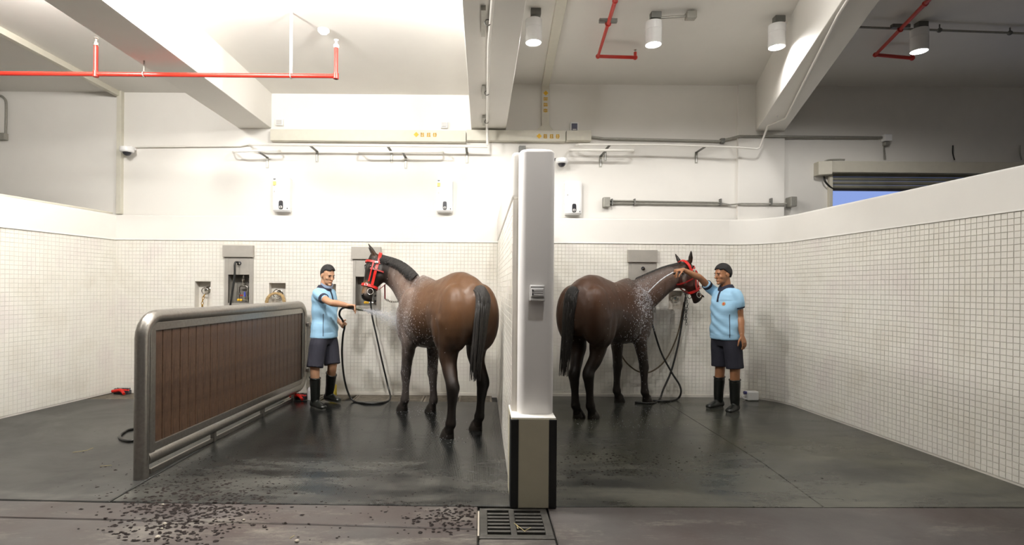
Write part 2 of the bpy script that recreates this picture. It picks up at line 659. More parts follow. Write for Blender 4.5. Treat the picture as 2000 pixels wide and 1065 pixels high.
def tiles_object(mb, parent):
    me = bpy.data.meshes.new('mosaic_tiles')
    me.from_pydata(mb.v, [], mb.f)
    me.materials.append(TILE)
    o = bpy.data.objects.new('mosaic_tiles', me)
    COL.objects.link(o)
    o.parent = parent
    o['kind'] = 'stuff'
    return o


def in_hole(px, py, zc):
    for a, b, c, d, dep in holes:
        if a - 0.012 < px < b + 0.012 and c - 0.012 < zc < d + 0.012:
            return True
    return False


mb = MB()
XR0, RC = 3.34, 0.62        # start of the rounded corner
tile_run(mb, lambda u: ((u, YB + 0.002), (0, -1)), -5.02, XD0, 0.03, ZT - 0.008, in_hole)
tile_run(mb, lambda u: ((u, YB + 0.002), (0, -1)), XD1, XR0, 0.03, ZT - 0.008, in_hole)
tiles_object(mb, wall_back)

# ---- right wall: rounded corner, then straight to the front
RA = (XR0, YB - RC)         # arc centre
arc_len = RC * (PI / 2) * 0.98
a_end = (XR0 + RC, YB - RC)
r_end = (4.10, 3.45)
rl = math.hypot(r_end[0] - a_end[0], r_end[1] - a_end[1])
rd = ((r_end[0] - a_end[0]) / rl, (r_end[1] - a_end[1]) / rl)


def right_path(u, off=0.0):
    if u < arc_len:
        th = PI / 2 * (1 - u / arc_len)
        n = (-math.cos(th), -math.sin(th))
        p = (RA[0] + RC * math.cos(th), RA[1] + RC * math.sin(th))
    else:
        s = u - arc_len
        p = (a_end[0] + rd[0] * s, a_end[1] + rd[1] * s)
        n = (rd[1], -rd[0])
    return (p[0] - n[0] * off, p[1] - n[1] * off), n


TH = 0.16
us = [arc_len * k / 14 for k in range(15)] + [arc_len + rl * k / 6 for k in range(1, 7)]


def wall_sweep(path, us, prof):     # prof: (offset behind the face, z), closed polygon
    rs = []
    for u in us:
        rs.append([(*path(u, o)[0], z) for o, z in prof])
    return MB().rings(rs)


core = wall_sweep(right_path, us, [(0.006, 0), (TH, 0), (TH, ZT), (0.006, ZT)])
wall_right = struct(core.build('wall_right', GROUT), 'low white mosaic tiled wall with rounded corner on the right')
rb = 0.03
capp = [(-0.010, ZT + 0.005), (TH + 0.012, ZT + 0.005)] + \
       [(TH + 0.012 - rb * (1 - math.cos(k * PI / 8)), ZL - rb + rb * math.sin(k * PI / 8)) for k in range(5)] + \
       [(-0.010 + rb * (1 - math.sin(k * PI / 8)), ZL - rb + rb * math.cos(k * PI / 8)) for k in range(5)]
wall_sweep(right_path, us, capp).build('plaster_cap', PAINT, wall_right, smooth=True)
wall_sweep(right_path, us, [(-0.015, ZT - 0.007), (0.004, ZT - 0.007), (0.004, ZT + 0.006), (-0.015, ZT + 0.006)]).build('tile_trim', TRIM, wall_right)
tmp = wall_sweep(lambda u, o: right_path(u, o + TH), us, [(0.0, 0.0), (0.01, 0.0), (0.01, ZT + 0.004), (0.0, ZT + 0.004)])
tmp.build('plaster_back', PAINT, wall_right)


def near_visible(c):
    x = CX + F * c.x / c.y
    y = CY - F * (c.z - CH) / c.y
    return 1838 < x < 2003 and y < 1068


mb = MB()
kept = tile_run(mb, lambda u: right_path(u, 0.004), 0.0, arc_len + rl, 0.02, ZT - 0.008, None, near_visible, gap=0.0014, dep=0.0042)
kept.sort(key=lambda k: k[0].y)
extra = kept[300:]
kept = kept[:300]
for c, t, n in extra:
    up = Vector((0, 0, 1))
    o, a, b = c + n * 0.0042, 0.0236, 0.0236
    mb.add([c - a * t - b * up, c + a * t - b * up, c + a * t + b * up, c - a * t + b * up,
            o - .022 * t - .022 * up, o + .022 * t - .022 * up, o + .022 * t + .022 * up, o - .022 * t + .022 * up],
           [(4, 5, 6, 7), (0, 1, 5, 4), (1, 2, 6, 5), (2, 3, 7, 6), (3, 0, 4, 7)])
tiles_object(mb, wall_right)
tm = MB()
a, a2 = 0.0236, 0.0220
tm.add([(-a, 0, -a), (a, 0, -a), (a, 0, a), (-a, 0, a), (-a2, -0.0042, -a2), (a2, -0.0042, -a2), (a2, -0.0042, a2), (-a2, -0.0042, a2)],
       [(4, 5, 6, 7), (0, 1, 5, 4), (1, 2, 6, 5), (2, 3, 7, 6), (3, 0, 4, 7)])
tme = bpy.data.meshes.new('tile')
tme.from_pydata(tm.v, [], tm.f)
tme.materials.append(TILE)
for c, t, n in kept:
    o = bpy.data.objects.new('tile', tme)
    COL.objects.link(o)
    o.location = c + n * random.uniform(-0.0012, 0.0012)
    o.rotation_euler = (0, 0, math.atan2(-n.x, n.y) + PI)
    o.parent = wall_right

# ---- left wall
lw0, lw1 = Vector((-5.0, YB)), Vector((-5.36, 4.9))
ll = (lw1 - lw0).length
ld = (lw1 - lw0) / ll
left_path = lambda u, off=0.0: ((lw0.x + ld.x * u + ld.y * off, lw0.y + ld.y * u - ld.x * off), (-ld.y, ld.x))
us = [0, ll]
wall_left = struct(wall_sweep(left_path, us, [(0.006, 0), (TH, 0), (TH, ZT), (0.006, ZT)]).build('wall_left', GROUT),
                   'low white mosaic tiled wall on the left')
wall_sweep(left_path, us, capp).build('plaster_cap', PAINT, wall_left, smooth=True)
wall_sweep(left_path, us, [(-0.015, ZT - 0.007), (0.004, ZT - 0.007), (0.004, ZT + 0.006), (-0.015, ZT + 0.006)]).build('tile_trim', TRIM, wall_left)
mb = MB()
tile_run(mb, lambda u: left_path(u, 0.004), 0.0, ll, 0.02, ZT - 0.008)
tiles_object(mb, wall_left)

# ---- divider wall with a rounded column end and cladded foot
YD = 3.72
wd = MB().box((XD0 + 0.004, YD + 0.09, 0), (XD1 - 0.004, YB, ZT))
wall_div = struct(wd.build('wall_divider', GROUT), 'tiled divider wall between the two wash bays')
cp = MB()
cp.box((XD0 - 0.004, YD + 0.10, ZT + 0.004), (XD1 + 0.004, YB - 0.01, ZL))
cp.build('plaster_cap', PAINT, wall_div, bevel=0.03, seg=4)
mb = MB()
tile_run(mb, lambda u: ((XD0 + 0.004, u), (-1, 0)), YD + 0.12, YB, 0.02, ZT - 0.008)
tile_run(mb, lambda u: ((XD1 - 0.004, u), (1, 0)), YD + 0.12, YB, 0.02, ZT - 0.008)
tiles_object(mb, wall_div)


def round_rect(x0, x1, y0, y1, r, n=6):
    p = []
    for cx, cy, a in ((x1 - r, y0 + r, -PI / 2), (x1 - r, y1 - r, 0), (x0 + r, y1 - r, PI / 2), (x0 + r, y0 + r, PI)):
        p += [(cx + r * math.cos(a + k * PI / 2 / n), cy + r * math.sin(a + k * PI / 2 / n)) for k in range(n + 1)]
    return p


CXL, CXR = at(1013, 0, YD).x, at(1083, 0, YD).x
colm = MB()
rs = []
for dz_, ins in ((0.0, 0), (ZL - 0.03, 0), (ZL - 0.018, 0.004), (ZL - 0.006, 0.014), (ZL, 0.03)):
    rs.append([(x, y, dz_) for x, y in round_rect(CXL + ins, CXR - ins, YD + ins, YD + 0.34, 0.05)])
colm.rings(rs)
colm.build('column_end', PAINT_COL, wall_div, smooth=True)
bz = 0.598
base = MB()
base.box((XD0 - 0.008, 3.62, 0.0), (XD1 + 0.012, 4.02, bz))
b_ = base.build('cladding', BEIGE, wall_div, bevel=0.004)
MB().box((XD0 - 0.006, 3.622, bz - 0.001), (XD1 + 0.010, 4.018, bz + 0.006)).build('cladding_top', TRIM, wall_div, bevel=0.002)
for xa, xb in ((XD0 - 0.012, XD0 + 0.042), (XD1 - 0.036, XD1 + 0.017)):
    MB().box((xa, 3.614, 0.0), (xb, 3.66, bz - 0.004)).build('corner_guard', BLACK_STRIP, wall_div, bevel=0.006)
MB().box((XD0 - 0.012, 3.66, 0.0), (XD0 - 0.007, 3.75, bz - 0.004)).build('corner_guard', BLACK_STRIP, wall_div)
MB().box((XD1 + 0.011, 3.66, 0.0), (XD1 + 0.017, 3.75, bz - 0.004)).build('corner_guard', BLACK_STRIP, wall_div)

# ---- ceilings and beams
XM0, XM1 = at(918, 0, YB).x, at(986, 0, YB).x
ce = MB().box((XL_END, YF, ZC1), (XM0 + 0.1, YU + 0.3, ZC1 + 0.2))
ce.box((XM1 - 0.1, YF, ZC2), (XR_END, YU + 0.3, ZC2 + 0.2))
ceiling = struct(ce.build('ceiling', CEIL), 'white concrete ceiling between the beams')


def beam(x0a, x1a, ya, x0b, x1b, yb, zt, label):
    m = MB().hexa([(x0b, yb, ZBEAM), (x1b, yb, ZBEAM), (x1a, ya, ZBEAM), (x0a, ya, ZBEAM),
                   (x0b, yb, zt), (x1b, yb, zt), (x1a, ya, zt), (x0a, ya, zt)])
    return struct(m.build('ceiling_beam', CEIL, bevel=0.006), label)


YX = 0.6
beam(at(460, 0, YB).x, at(525, 0, YB).x, YU, at(460, 0, YB).x, at(525, 0, YB).x, YX, ZC1 + 0.05, 'white ceiling beam above the brown barrier')
beam(XM0, XM1, YU, XM0 - 0.02, XM1, YX, ZC2 + 0.05, 'white ceiling beam above the divider wall')
yf_ = F * (ZBEAM - CH) / CY
s0 = (at(1639, 0, yf_).x - at(1476, 0, YB).x) / (yf_ - YB)
s1 = (at(1712, 0, yf_).x - at(1532, 0, YB).x) / (yf_ - YB)
xb0, xb1 = at(1476, 0, YB).x, at(1532, 0, YB).x
beam(xb0, xb1, YU, xb0 + s0 * (YX - YB), xb1 + s1 * (YX - YB), YX, ZC2 + 0.05, 'slanting white ceiling beam above the right wall')
m = MB().box((XL_END, YX - 0.45, ZBEAM), (XR_END, YX, ZC2 + 0.05))
struct(m.build('ceiling_beam', CEIL, bevel=0.006), 'white cross beam that carries the others, overhead')
# pilaster on the back wall below the right beam
pz = MB().box((at(1440, 0, YB).x, YU - 0.045, ZL), (at(1531, 0, YB).x, YU + 0.05, ZC2 + 0.02))
pz.build('pilaster', PAINT, wall_back, bevel=0.004)
# outer walls closing the hall
struct(MB().box((XL_END - 0.2, YF, -0.1), (XL_END, YU + 0.3, 4.6)).build('wall_far_left', PAINT), 'white wall at the far left end of the hall')
struct(MB().box((XR_END, YF, -0.1), (XR_END + 0.2, YU + 0.3, 4.6)).build('wall_far_right', PAINT), 'white wall at the far right end of the hall')
struct(MB().box((XL_END - 0.2, YF - 0.2, -0.1), (XR_END + 0.2, YF, 4.6)).build('wall_front', PAINT_GREY), 'grey wall opposite the wash bays')

# ------------------------------------------------------------------ lamps
def downlight(x, y_bot, zb, label, mount_dx=0.0, arm=None):
    """white cylinder spotlight on a short bracket; x, y_bot picture position of its lens, zb its height"""
    Y = F * (zb - CH) / (CY - y_bot)
    p = at(x, y_bot, Y)
    t = thing('downlight', label, 'ceiling light', p, 'cylinder downlights')
    R, H = 0.083, 0.235
    ax = Vector((0, 0, 1))
    MB().lathe(p, ax, [(0.006, R - 0.012), (0.0, R - 0.004), (0.004, R), (H * 0.62, R), (H * 0.62 + .004, R - .004), (H * 0.62 + .01, R), (H - .006, R), (H, R - .01)], 28).build('housing', WHITE_PL, t, smooth=True)
    MB().lathe(p, ax, [(-0.0015, R - 0.014), (0.004, R - 0.014)], 28).build('lens', LENS, t)
    MB().tube([p + Vector((0.045 * math.cos(a), 0.045 * math.sin(a), -0.004)) for a in np.linspace(0, 2 * PI, 24, endpoint=False)], 0.004, 6, closed=True).build('reflector_ring', CHROME, t)
    zt = p.z + H
    br = MB()
    br.cyl((p.x, p.y, zt - 0.002), (p.x, p.y, ZC2 - 0.02), 0.012, 8)
    br.obox((p.x, p.y, zt + 0.012), (0.035, 0, 0), (0, 0.018, 0), (0, 0, 0.012))
    br.obox((p.x + 0.02, p.y, ZC2 - 0.03), (0.05, 0, 0), (0, 0.035, 0), (0, 0, 0.03))
    br.build('bracket', GALV_D, t)
    if arm:
        q = Vector((p.x + arm, p.y - 0.05, ZC2 - 0.05))
        MB().cyl((p.x + 0.05, p.y, ZC2 - 0.05), q, 0.012, 8).build('conduit', GALV, t)
        MB().obox(q, (0.05, 0, 0), (0, 0.04, 0), (0, 0, 0.035)).build('junction_box', GALV, t, bevel=0.006)
    l = bpy.data.lights.new('downlight_beam', 'SPOT')
    l.energy = LAMP_DOWN
    l.color = (1.0, 0.97, 0.93)
    l.spot_size = math.radians(174)
    l.spot_blend = 0.45
    l.shadow_soft_size = 0.05
    lo = bpy.data.objects.new('downlight_beam', l)
    COL.objects.link(lo)
    lo.location = p - Vector((0, 0, 0.02))
    lo.parent = t
    lo.matrix_parent_inverse = world_of(t).inverted()
    return t


downlight(1042, 84, 3.94, 'white cylinder downlight beside the middle beam, leftmost in view')
downlight(1276, 88, 3.94, 'white cylinder downlight with a conduit arm over the brown horse by the divider', arm=0.36)
downlight(1517, 93, 3.94, 'white cylinder downlight beside the slanting beam, lighting its side')
downlight(1795, 101, 3.94, 'white cylinder downlight at the far right below a thin conduit')
downlight(1160, -420, 3.94, 'white cylinder downlight over the aisle of the right bay, above the picture')


def globe_lamp(x, y, z, mat, label, r=0.11, zc=ZC1):
    t = thing('globe_lamp', label, 'ceiling light', (x, y, z), 'opal globe lamps')
    MB().ellipsoid((x, y, z), (r, 0, 0), (0, r, 0), (0, 0, r * 0.9), 20, 12).build('opal_globe', mat, t, smooth=True, angle=180)
    MB().lathe((x, y, z + r * 0.8), (0, 0, 1), [(0, 0.05), (0.03, 0.06), (0.05, 0.03), (zc - z - r * 0.8, 0.02)], 16).build('stem', WHITE_PL, t, smooth=True)
    return t


GLOBE_A = emitter('opal_aisle_lamp_globe', (1.0, 0.97, 0.925, 1), LAMP_SIDE * .09)
globe_lamp(-2.40, 4.08, 3.83, GLOBE, 'bright opal ceiling lamp over the groom on the left')
globe_lamp(-0.48, 4.08, 3.83, GLOBE, 'bright opal ceiling lamp beside the middle beam over the lighter horse')
globe_lamp(-3.85, 4.20, 3.97, GLOBE_S, 'opal ceiling lamp over the side bay left of the barrier')
ADDED_GLOBE_R = emitter('added_right_lamp_globe', (1.0, 0.97, 0.925, 1), LAMP_SIDE * .095)  # lamp added out of view to brighten the right bay ceiling
globe_lamp(1.9, 4.1, 4.10, ADDED_GLOBE_R, 'added opal lamp out of view, brightening the right bay ceiling', zc=ZC2)
globe_lamp(-3.6, 1.6, 3.9, GLOBE_A, 'opal ceiling lamp over the left end of the aisle')
globe_lamp(1.6, -0.6, 3.9, GLOBE_A, 'opal ceiling lamp over the aisle behind the viewer', zc=ZC2)
# ------------------------------------------------------------------ drains
def slot_grate(x0, x1, y0, y1, z, bars, along='x', frame=0.02, diag=0.0, thick=0.02):
    """a grating as real bars inside a frame"""
    m = MB()
    m.box((x0, y0, z - thick), (x1, y0 + frame, z))
    m.box((x0, y1 - frame, z - thick), (x1, y1, z))
    m.box((x0, y0 + frame, z - thick), (x0 + frame, y1 - frame, z))
    m.box((x1 - frame, y0 + frame, z - thick), (x1, y1 - frame, z))
    ix0, ix1, iy0, iy1 = x0 + frame, x1 - frame, y0 + frame, y1 - frame
    for k in range(1, bars + 1):
        if along == 'x':
            yc = iy0 + (iy1 - iy0) * k / (bars + 1)
            w = (iy1 - iy0) / (bars + 1) * 0.27
            m.box((ix0, yc - w, z - thick), (ix1, yc + w, z - 0.001))
        else:
            xc = ix0 + (ix1 - ix0 - diag) * k / (bars + 1)
            w = (ix1 - ix0) / (bars + 1) * 0.27
            m.hexa([(xc - w, iy0, z - thick), (xc + w, iy0, z - thick), (xc + w + diag, iy1, z - thick), (xc - w + diag, iy1, z - thick),
                    (xc - w, iy0, z - .001), (xc + w, iy0, z - .001), (xc + w + diag, iy1, z - .001), (xc - w + diag, iy1, z - .001)])
    return m


chan = thing('channel_drain', 'long channel drain with iron gratings along the left part of the back wall', 'drain', (-2.4, 7.32, -0.03))
MB().box((-5.3, DR, -0.16), (XD0 + 0.02, YB + 0.01, -0.10)).build('trench', PIT, chan)
MB().box((-5.3, DR - 0.004, -0.12), (XD0 + 0.02, DR + 0.012, -0.002)).build('edge_rail', GALV_D, chan)
xg = -5.26
k = 0
while xg < XD0 - 0.05:
    w = 0.44
    x1 = min(xg + w, XD0 + 0.01)
    if x1 - xg < 0.12:
        break
    if k == 7:
        slot_grate(xg, x1, DR + 0.014, YB - 0.014, -0.006, 7, 'y', 0.018, 0.12).build('grate', GRATE, chan)
    else:
        slot_grate(xg, x1, DR + 0.014, YB - 0.014, -0.006, 8, 'x', 0.026).build('grate', GRATE, chan)
    xg = x1 + 0.012
    k += 1

cov = thing('drain_cover', 'square iron drain cover with two rows of slots at the divider foot', 'drain', ((GX0 + GX1) / 2, (GY0 + GY1) / 2, -0.03))
MB().box((GX0, GY0, -0.14), (GX1, GY1, -0.10)).build('pit', PIT, cov)
cm = MB()
z0, z1 = -0.03, -0.003
mid = GX0 + (GX1 - GX0) * 0.47
cm.box((GX0, GY0, z0), (GX1, GY0 + 0.05, z1))
cm.box((GX0, GY1 - 0.03, z0), (GX1, GY1, z1))
cm.box((GX0, GY0 + 0.05, z0), (GX0 + 0.05, GY1 - 0.03, z1))
cm.box((GX1 - 0.045, GY0 + 0.05, z0), (GX1, GY1 - 0.03, z1))
cm.box((mid - 0.018, GY0 + 0.05, z0), (mid + 0.018, GY1 - 0.03, z1))
n = 7
yy = np.linspace(GY0 + 0.05, GY1 - 0.03, 2 * n + 1)
for i in range(1, n):
    ya, yb_ = yy[2 * i] - 0.013, yy[2 * i] + 0.013
    cm.box((GX0 + 0.05, ya, z0), (mid - 0.018, yb_, z1 - 0.001))
    cm.box((mid + 0.018, ya, z0), (GX1 - 0.045, yb_, z1 - 0.001))
cm.build('grating', IRON, cov, bevel=0.004)
MB().box((GX0 - 0.011, GY0 + 0.02, -0.03), (GX0 - 0.001, GY1 - 0.06, 0.001)).build('edge_strip', WOODCHIP, cov)


def straw(pts, label, r=0.0016):
    return tag(MB().tube(pts, r, 5).build('straw', STRAW), label, 'straw', 'straw bits on the floor')


def fl(x, y, z=0.003):
    return floor_at(x, y, z)


straw([fl(1004, 1022), fl(1026, 1039)], 'longer straw lying slantwise on the iron drain cover')
straw([fl(1025, 1037), fl(1037, 1031)], 'short straw meeting the longer one on the drain cover')
straw([fl(1009, 1026), fl(1012, 1034)], 'tiny straw at the middle of the drain cover')
straw([fl(142, 884), fl(170, 880), fl(182, 875)], 'long thin straw on the floor left of the barrier')
straw([fl(196, 911), fl(218, 909)], 'pale straw lying nearest the foot of the barrier')
straw([fl(566, 1052), fl(575, 1046)], 'bent straw on the aisle floor in the foreground')
for i, (x, y, r, lab) in enumerate([(322, 1025, .013, 'pale pebble of grit in the foreground, upper one'), (308, 1052, .017, 'largest pale pebble of grit in the foreground'),
                                    (318, 987, .010, 'small pale pebble beside the muck spots'), (476, 1017, .010, 'small pale pebble left of the chalky streak'),
                                    (316, 1034, .009, 'middle pale pebble of the foreground three'), (580, 1059, .014, 'pale pebble at the lower edge of the picture')]):
    p = fl(x, y, 0.0)
    m = MB().ellipsoid(p + Vector((0, 0, r * .45)), (r, 0, 0), (0, r * .8, 0), (0, 0, r * .55), 8, 5)
    m.v = [(a + random.uniform(-.12, .12) * r, b + random.uniform(-.12, .12) * r, c) for a, b, c in m.v]
    tag(m.build('grit_pebble', WOODCHIP), lab, 'pebble', 'pale grit on the floor')

# ------------------------------------------------------------------ swing barrier
BA = Vector((-2.575, 4.07, 0))
BBk = Vector((-2.385, 7.33, 0))
bl = (BBk - BA).length
bd = (BBk - BA).normalized()
bn = Vector((bd.y, -bd.x, 0))        # towards the wash bay
bar = thing('swing_barrier', 'steel framed swing barrier with upright brown planks between two bays', 'barrier', BA)
HB, RT = 1.275, 0.052
zb0 = 0.135


def bp(s, z, o=0.0):
    return BA + bd * s + bn * o + Vector((0, 0, z))


rc = 0.16
path = [bp(RT, 0.0)]
path += [bp(RT, HB - RT - rc)]
path += [bp(RT + rc - rc * math.cos(a), HB - RT - rc + rc * math.sin(a)) for a in np.linspace(PI / 12, PI / 2, 6)]
path += [bp(bl - RT - rc + rc * math.sin(a), HB - RT - rc + rc * math.cos(a)) for a in np.linspace(0, PI / 2, 7)]
path += [bp(bl - RT - rc + rc * math.cos(a), zb0 + rc - rc * math.sin(a)) for a in np.linspace(0, PI / 2, 7)]
path += [bp(2 * RT - 0.02, zb0)]
fr = MB().tube(path, RT, 16)
fr.build('frame_tube', STEEL, bar, smooth=True, angle=60)
ch = MB()
w = 0.028
ch.obox(bp(RT + 0.03 + RT, (HB) / 2, 0), bd * 0.03, bn * 0.034, Vector((0, 0, (HB - 0.2) / 2)))
ch.build('post_face', STEEL, bar, bevel=0.004)
for name, zc, hh in (('top_rail', HB - RT * 2 - 0.025, 0.032), ('bottom_rail', zb0 + RT + 0.022, 0.030)):
    MB().obox(bp(bl / 2, zc), bd * (bl / 2 - RT * 1.6), bn * 0.030, Vector((0, 0, hh))).build(name, STEEL, bar, bevel=0.003)
MB().obox(bp(bl - RT * 2 - 0.012, (HB + zb0) / 2), bd * 0.016, bn * 0.030, Vector((0, 0, (HB - zb0) / 2 - 0.1))).build('end_rail', STEEL, bar, bevel=0.003)
s0, s1 = RT * 2 + 0.055, bl - RT * 2 - 0.03
npl = 26
pw = (s1 - s0) / npl
zlo, zhi = zb0 + RT + 0.045, HB - RT * 2 - 0.05
for i in range(npl):
    sc_ = s0 + (i + 0.5) * pw
    m = MB().obox((0, 0, 0), (pw / 2 - 0.0028, 0, 0), (0, 0.016, 0), (0, 0, (zhi - zlo) / 2))
    o = m.build('plank', PLANK, None, bevel=0.003, seg=1)
    o.location = bp(sc_, (zlo + zhi) / 2, random.uniform(-.0012, .0012))
    o.rotation_euler = (0, 0, math.atan2(bd.y, bd.x))
    o.parent = bar
    o.matrix_parent_inverse = world_of(bar).inverted()
MB().obox(bp((s0 + s1) / 2, (zlo + zhi) / 2), bd * (s1 - s0) / 2, bn * 0.006, Vector((0, 0, (zhi - zlo) / 2))).build('backing_sheet', DARK_PL, bar)
for s in (1.05, 2.05, 2.9):
    MB().obox(bp(s, (zb0 - RT) / 2 + 0.004), bd * 0.02, bn * 0.02, Vector((0, 0, (zb0 - RT) / 2 + 0.004))).build('foot', STEEL, bar, bevel=0.003)
MB().obox(bp(bl / 2 + 0.05, 0.02), bd * (bl / 2 - 0.1), bn * 0.011, Vector((0, 0, 0.02))).build('floor_rail', STEEL, bar, bevel=0.003)
for y in (634, 722):
    p = at(601, y, 7.30)
    hg = MB().obox(p, (0.03, 0, 0), (0, 0.035, 0), (0, 0, 0.028)).build('hinge', STEEL, bar, bevel=0.006)
    MB().cyl(p + Vector((0, -0.03, 0)), p + Vector((0, -0.05, 0)), 0.011, 10).build('bolt', CHROME, hg, smooth=True)
    MB().obox(p + Vector((0.0, 0.07, 0)), (0.025, 0, 0), (0, 0.05, 0), (0, 0, 0.02)).build('hinge_plate', STEEL, bar, bevel=0.003)

# ------------------------------------------------------------------ steel tap panels in the back wall
PNAME = ['steel tap panel above the brown barrier, with exposed pipes', 'steel tap panel behind the lighter horse\'s head',
         'steel tap panel behind the darker horse\'s back']
for (x0, x1, ya, yb_, yc), (ra, rb_, rz0, rz1), lab in zip(PANELS, recs, PNAME):
    a, b = bw(x0, yc), bw(x1, ya)
    cz = bw(x0, yb_).z
    t = thing('tap_panel', lab, 'wall panel', ((a.x + b.x) / 2, YB, a.z), 'steel tap panels on the back wall')
    yf = YB - 0.022
    m = MB()
    ins = 0.016
    m.box((a.x + ins, yf, a.z), (ra, YB + 0.003, cz))
    m.box((rb_, yf, a.z), (b.x - 0.008, YB + 0.003, cz))
    m.box((ra, yf, a.z), (rb_, YB + 0.003, rz0))
    m.box((ra, yf, rz1), (rb_, YB + 0.003, cz))
    m.build('face_plate', PANEL_STEEL, t, bevel=0.002)
    m = MB().hexa([(a.x, yf - 0.030, cz + .004), (b.x, yf - 0.030, cz + .004), (b.x, YB + 0.003, cz), (a.x, YB + 0.003, cz),
                   (a.x, yf - 0.030, b.z), (b.x, yf - 0.030, b.z), (b.x, YB + 0.003, b.z), (a.x, YB + 0.003, b.z)])
    m.build('hood', PANEL_STEEL, t, bevel=0.003)
    tr = MB()
    e = YB + 0.135
    tr.add([(ra, yf, rz0), (rb_, yf, rz0), (rb_, yf, rz1), (ra, yf, rz1), (ra, e, rz0), (rb_, e, rz0), (rb_, e, rz1), (ra, e, rz1)],
           [(0, 4, 5, 1), (1, 5, 6, 2), (2, 6, 7, 3), (3, 7, 4, 0), (4, 7, 6, 5)])
    me = bpy.data.meshes.new('recess_tray')
    me.from_pydata(tr.v, [], tr.f)
    me.materials.append(DARK_STEEL)
    o = bpy.data.objects.new('recess_tray', me)
    COL.objects.link(o)
    o.parent = t
    o.matrix_parent_inverse = world_of(t).inverted()
    # outlet
    ox = (ra + rb_) / 2 + 0.01
    oz = cz - 0.08
    MB().cyl((ox, yf + 0.01, oz), (ox, yf - 0.045, oz - 0.012), 0.016, 12).build('outlet', CHROME, t, smooth=True)
    MB().lathe((ox, yf - 0.001, oz), (0, -1, 0), [(0, 0.026), (0.006, 0.024)], 16).build('outlet_collar', DARK_PL, t)
    # plumbing: riser, loop, valves
    px0, px1 = ra + (rb_ - ra) * 0.40, ra + (rb_ - ra) * 0.82
    pm = (px0 + px1) / 2
    zt, zm, zl_ = rz1 - 0.01, rz0 + (rz1 - rz0) * 0.60, rz0 + 0.02
    ypp = YB + 0.06
    p = MB()
    p.tube([(pm, ypp, zt), (pm, ypp, zm)], 0.012, 10)
    p.tube([(px0, ypp, zl_), (px0, ypp, zm - 0.02), (px0 + 0.02, ypp, zm), (px1 - 0.02, ypp, zm), (px1, ypp, zm - 0.02), (px1, ypp, zl_)], 0.011, 10)
    p.lathe((pm, ypp, zm + 0.02), (0, 0, 1), [(0, 0.018), (0.04, 0.018), (0.05, 0.024), (0.08, 0.024), (0.09, 0.015)], 12)
    p.tube([(px0, ypp, zl_ + 0.02), (px1, ypp, zl_ + 0.02)], 0.010, 8)
    for xx in (px0, px1):
        p.lathe((xx, ypp, zm - 0.12), (0, 0, 1), [(0, .014), (.006, .020), (.03, .020), (.036, .014)], 10)
    p.build('pipework', CHROME, t, smooth=True)
    MB().obox((pm + 0.03, ypp - 0.03, zl_ + 0.10), (0.010, 0, 0.006), (0, 0.006, 0), (-0.004, 0, 0.032)).build('blue_lever', plain('blue_lever_plastic', (62, 70, 160), .35), t, bevel=0.003)
    MB().obox((pm - 0.015, ypp - 0.03, zl_ + 0.085), (0.020, 0, 0), (0, 0.006, 0), (0, 0, 0.007)).build('red_lever', RED, t, bevel=0.003)
    for q in (0.0, 0.034):
        MB().lathe((pm - 0.05 + q, ypp - 0.03, zl_ + 0.022), (0, -1, 0), [(0, .018), (.02, .018), (.024, .012)], 12).build('yellow_tap', YELLOW, t, smooth=True)
    for zz in np.linspace(rz0 + 0.06, rz1 - 0.03, 5):
        MB().obox((rb_ - 0.04, e - 0.01, zz), (0.03, 0, 0), (0, 0.006, 0), (0, 0, 0.012)).build('clip', DARK_PL, t, bevel=0.002)

# ------------------------------------------------------------------ tie rings in the niches
def ring_pts(c, r, ax, ay, n=28):
    return [c + r * (math.cos(2 * PI * k / n) * ax + math.sin(2 * PI * k / n) * ay) for k in range(n)]


def chain(pts, mat, name, parent, link=0.045, r=0.0045, wid=0.014):
    """alternating oval links along a path"""
    path = spline(pts, 12)
    d = [0.0]
    for i in range(1, len(path)):
        d.append(d[-1] + (path[i] - path[i - 1]).length)
    L = d[-1]
    m = MB()
    n = max(2, int(L / (link * 0.8)))
    for i in range(n):
        s = (i + 0.5) * L / n
        j = max(k for k in range(len(d)) if d[k] <= s)
        j = min(j, len(path) - 2)
        c = path[j].lerp(path[j + 1], (s - d[j]) / max(d[j + 1] - d[j], 1e-6))
        tdir = (path[j + 1] - path[j]).normalized()
        a = tdir.orthogonal().normalized()
        b = tdir.cross(a)
        side = a if i % 2 else b
        el = [c + tdir * (link * 0.5) * math.cos(q) + side * wid * math.sin(q) for q in np.linspace(0, 2 * PI, 12, endpoint=False)]
        m.tube(el, r, 5, closed=True)
    return m.build(name, mat, parent, smooth=True, angle=180)


X_, Y_, Z_ = Vector((1, 0, 0)), Vector((0, 1, 0)), Vector((0, 0, 1))


def tie_ring(x, y, rpx, label, long_chain=None):
    c = bw(x, y)
    t = thing('tie_ring', label, 'tie ring', c, 'steel tie rings in wall niches')
    MB().lathe(Vector((c.x, YB + 0.108, c.z + 0.01)), (0, -1, 0), [(0, .045), (.008, .045), (.016, .03), (.05, .014), (.06, .014)], 18).build('wall_boss', CHROME, t, smooth=True)
    MB().tube(ring_pts(Vector((c.x, YB + 0.035, c.z - 0.005)), rpx * YB / F, X_, (Z_ * 0.96 - Y_ * 0.2)), 0.0075, 8, closed=True).build('ring', CHROME, t, smooth=True, angle=180)
    if long_chain:
        chain(long_chain, BRASS, 'chain', t)
        e = Vector(long_chain[-1])
        MB().ellipsoid(e - Vector((0, 0, 0.02)), (0.014, 0, 0), (0, 0.008, 0), (0, 0, 0.03), 10, 6).build('snap_hook', BRASS, t, smooth=True)
    return t


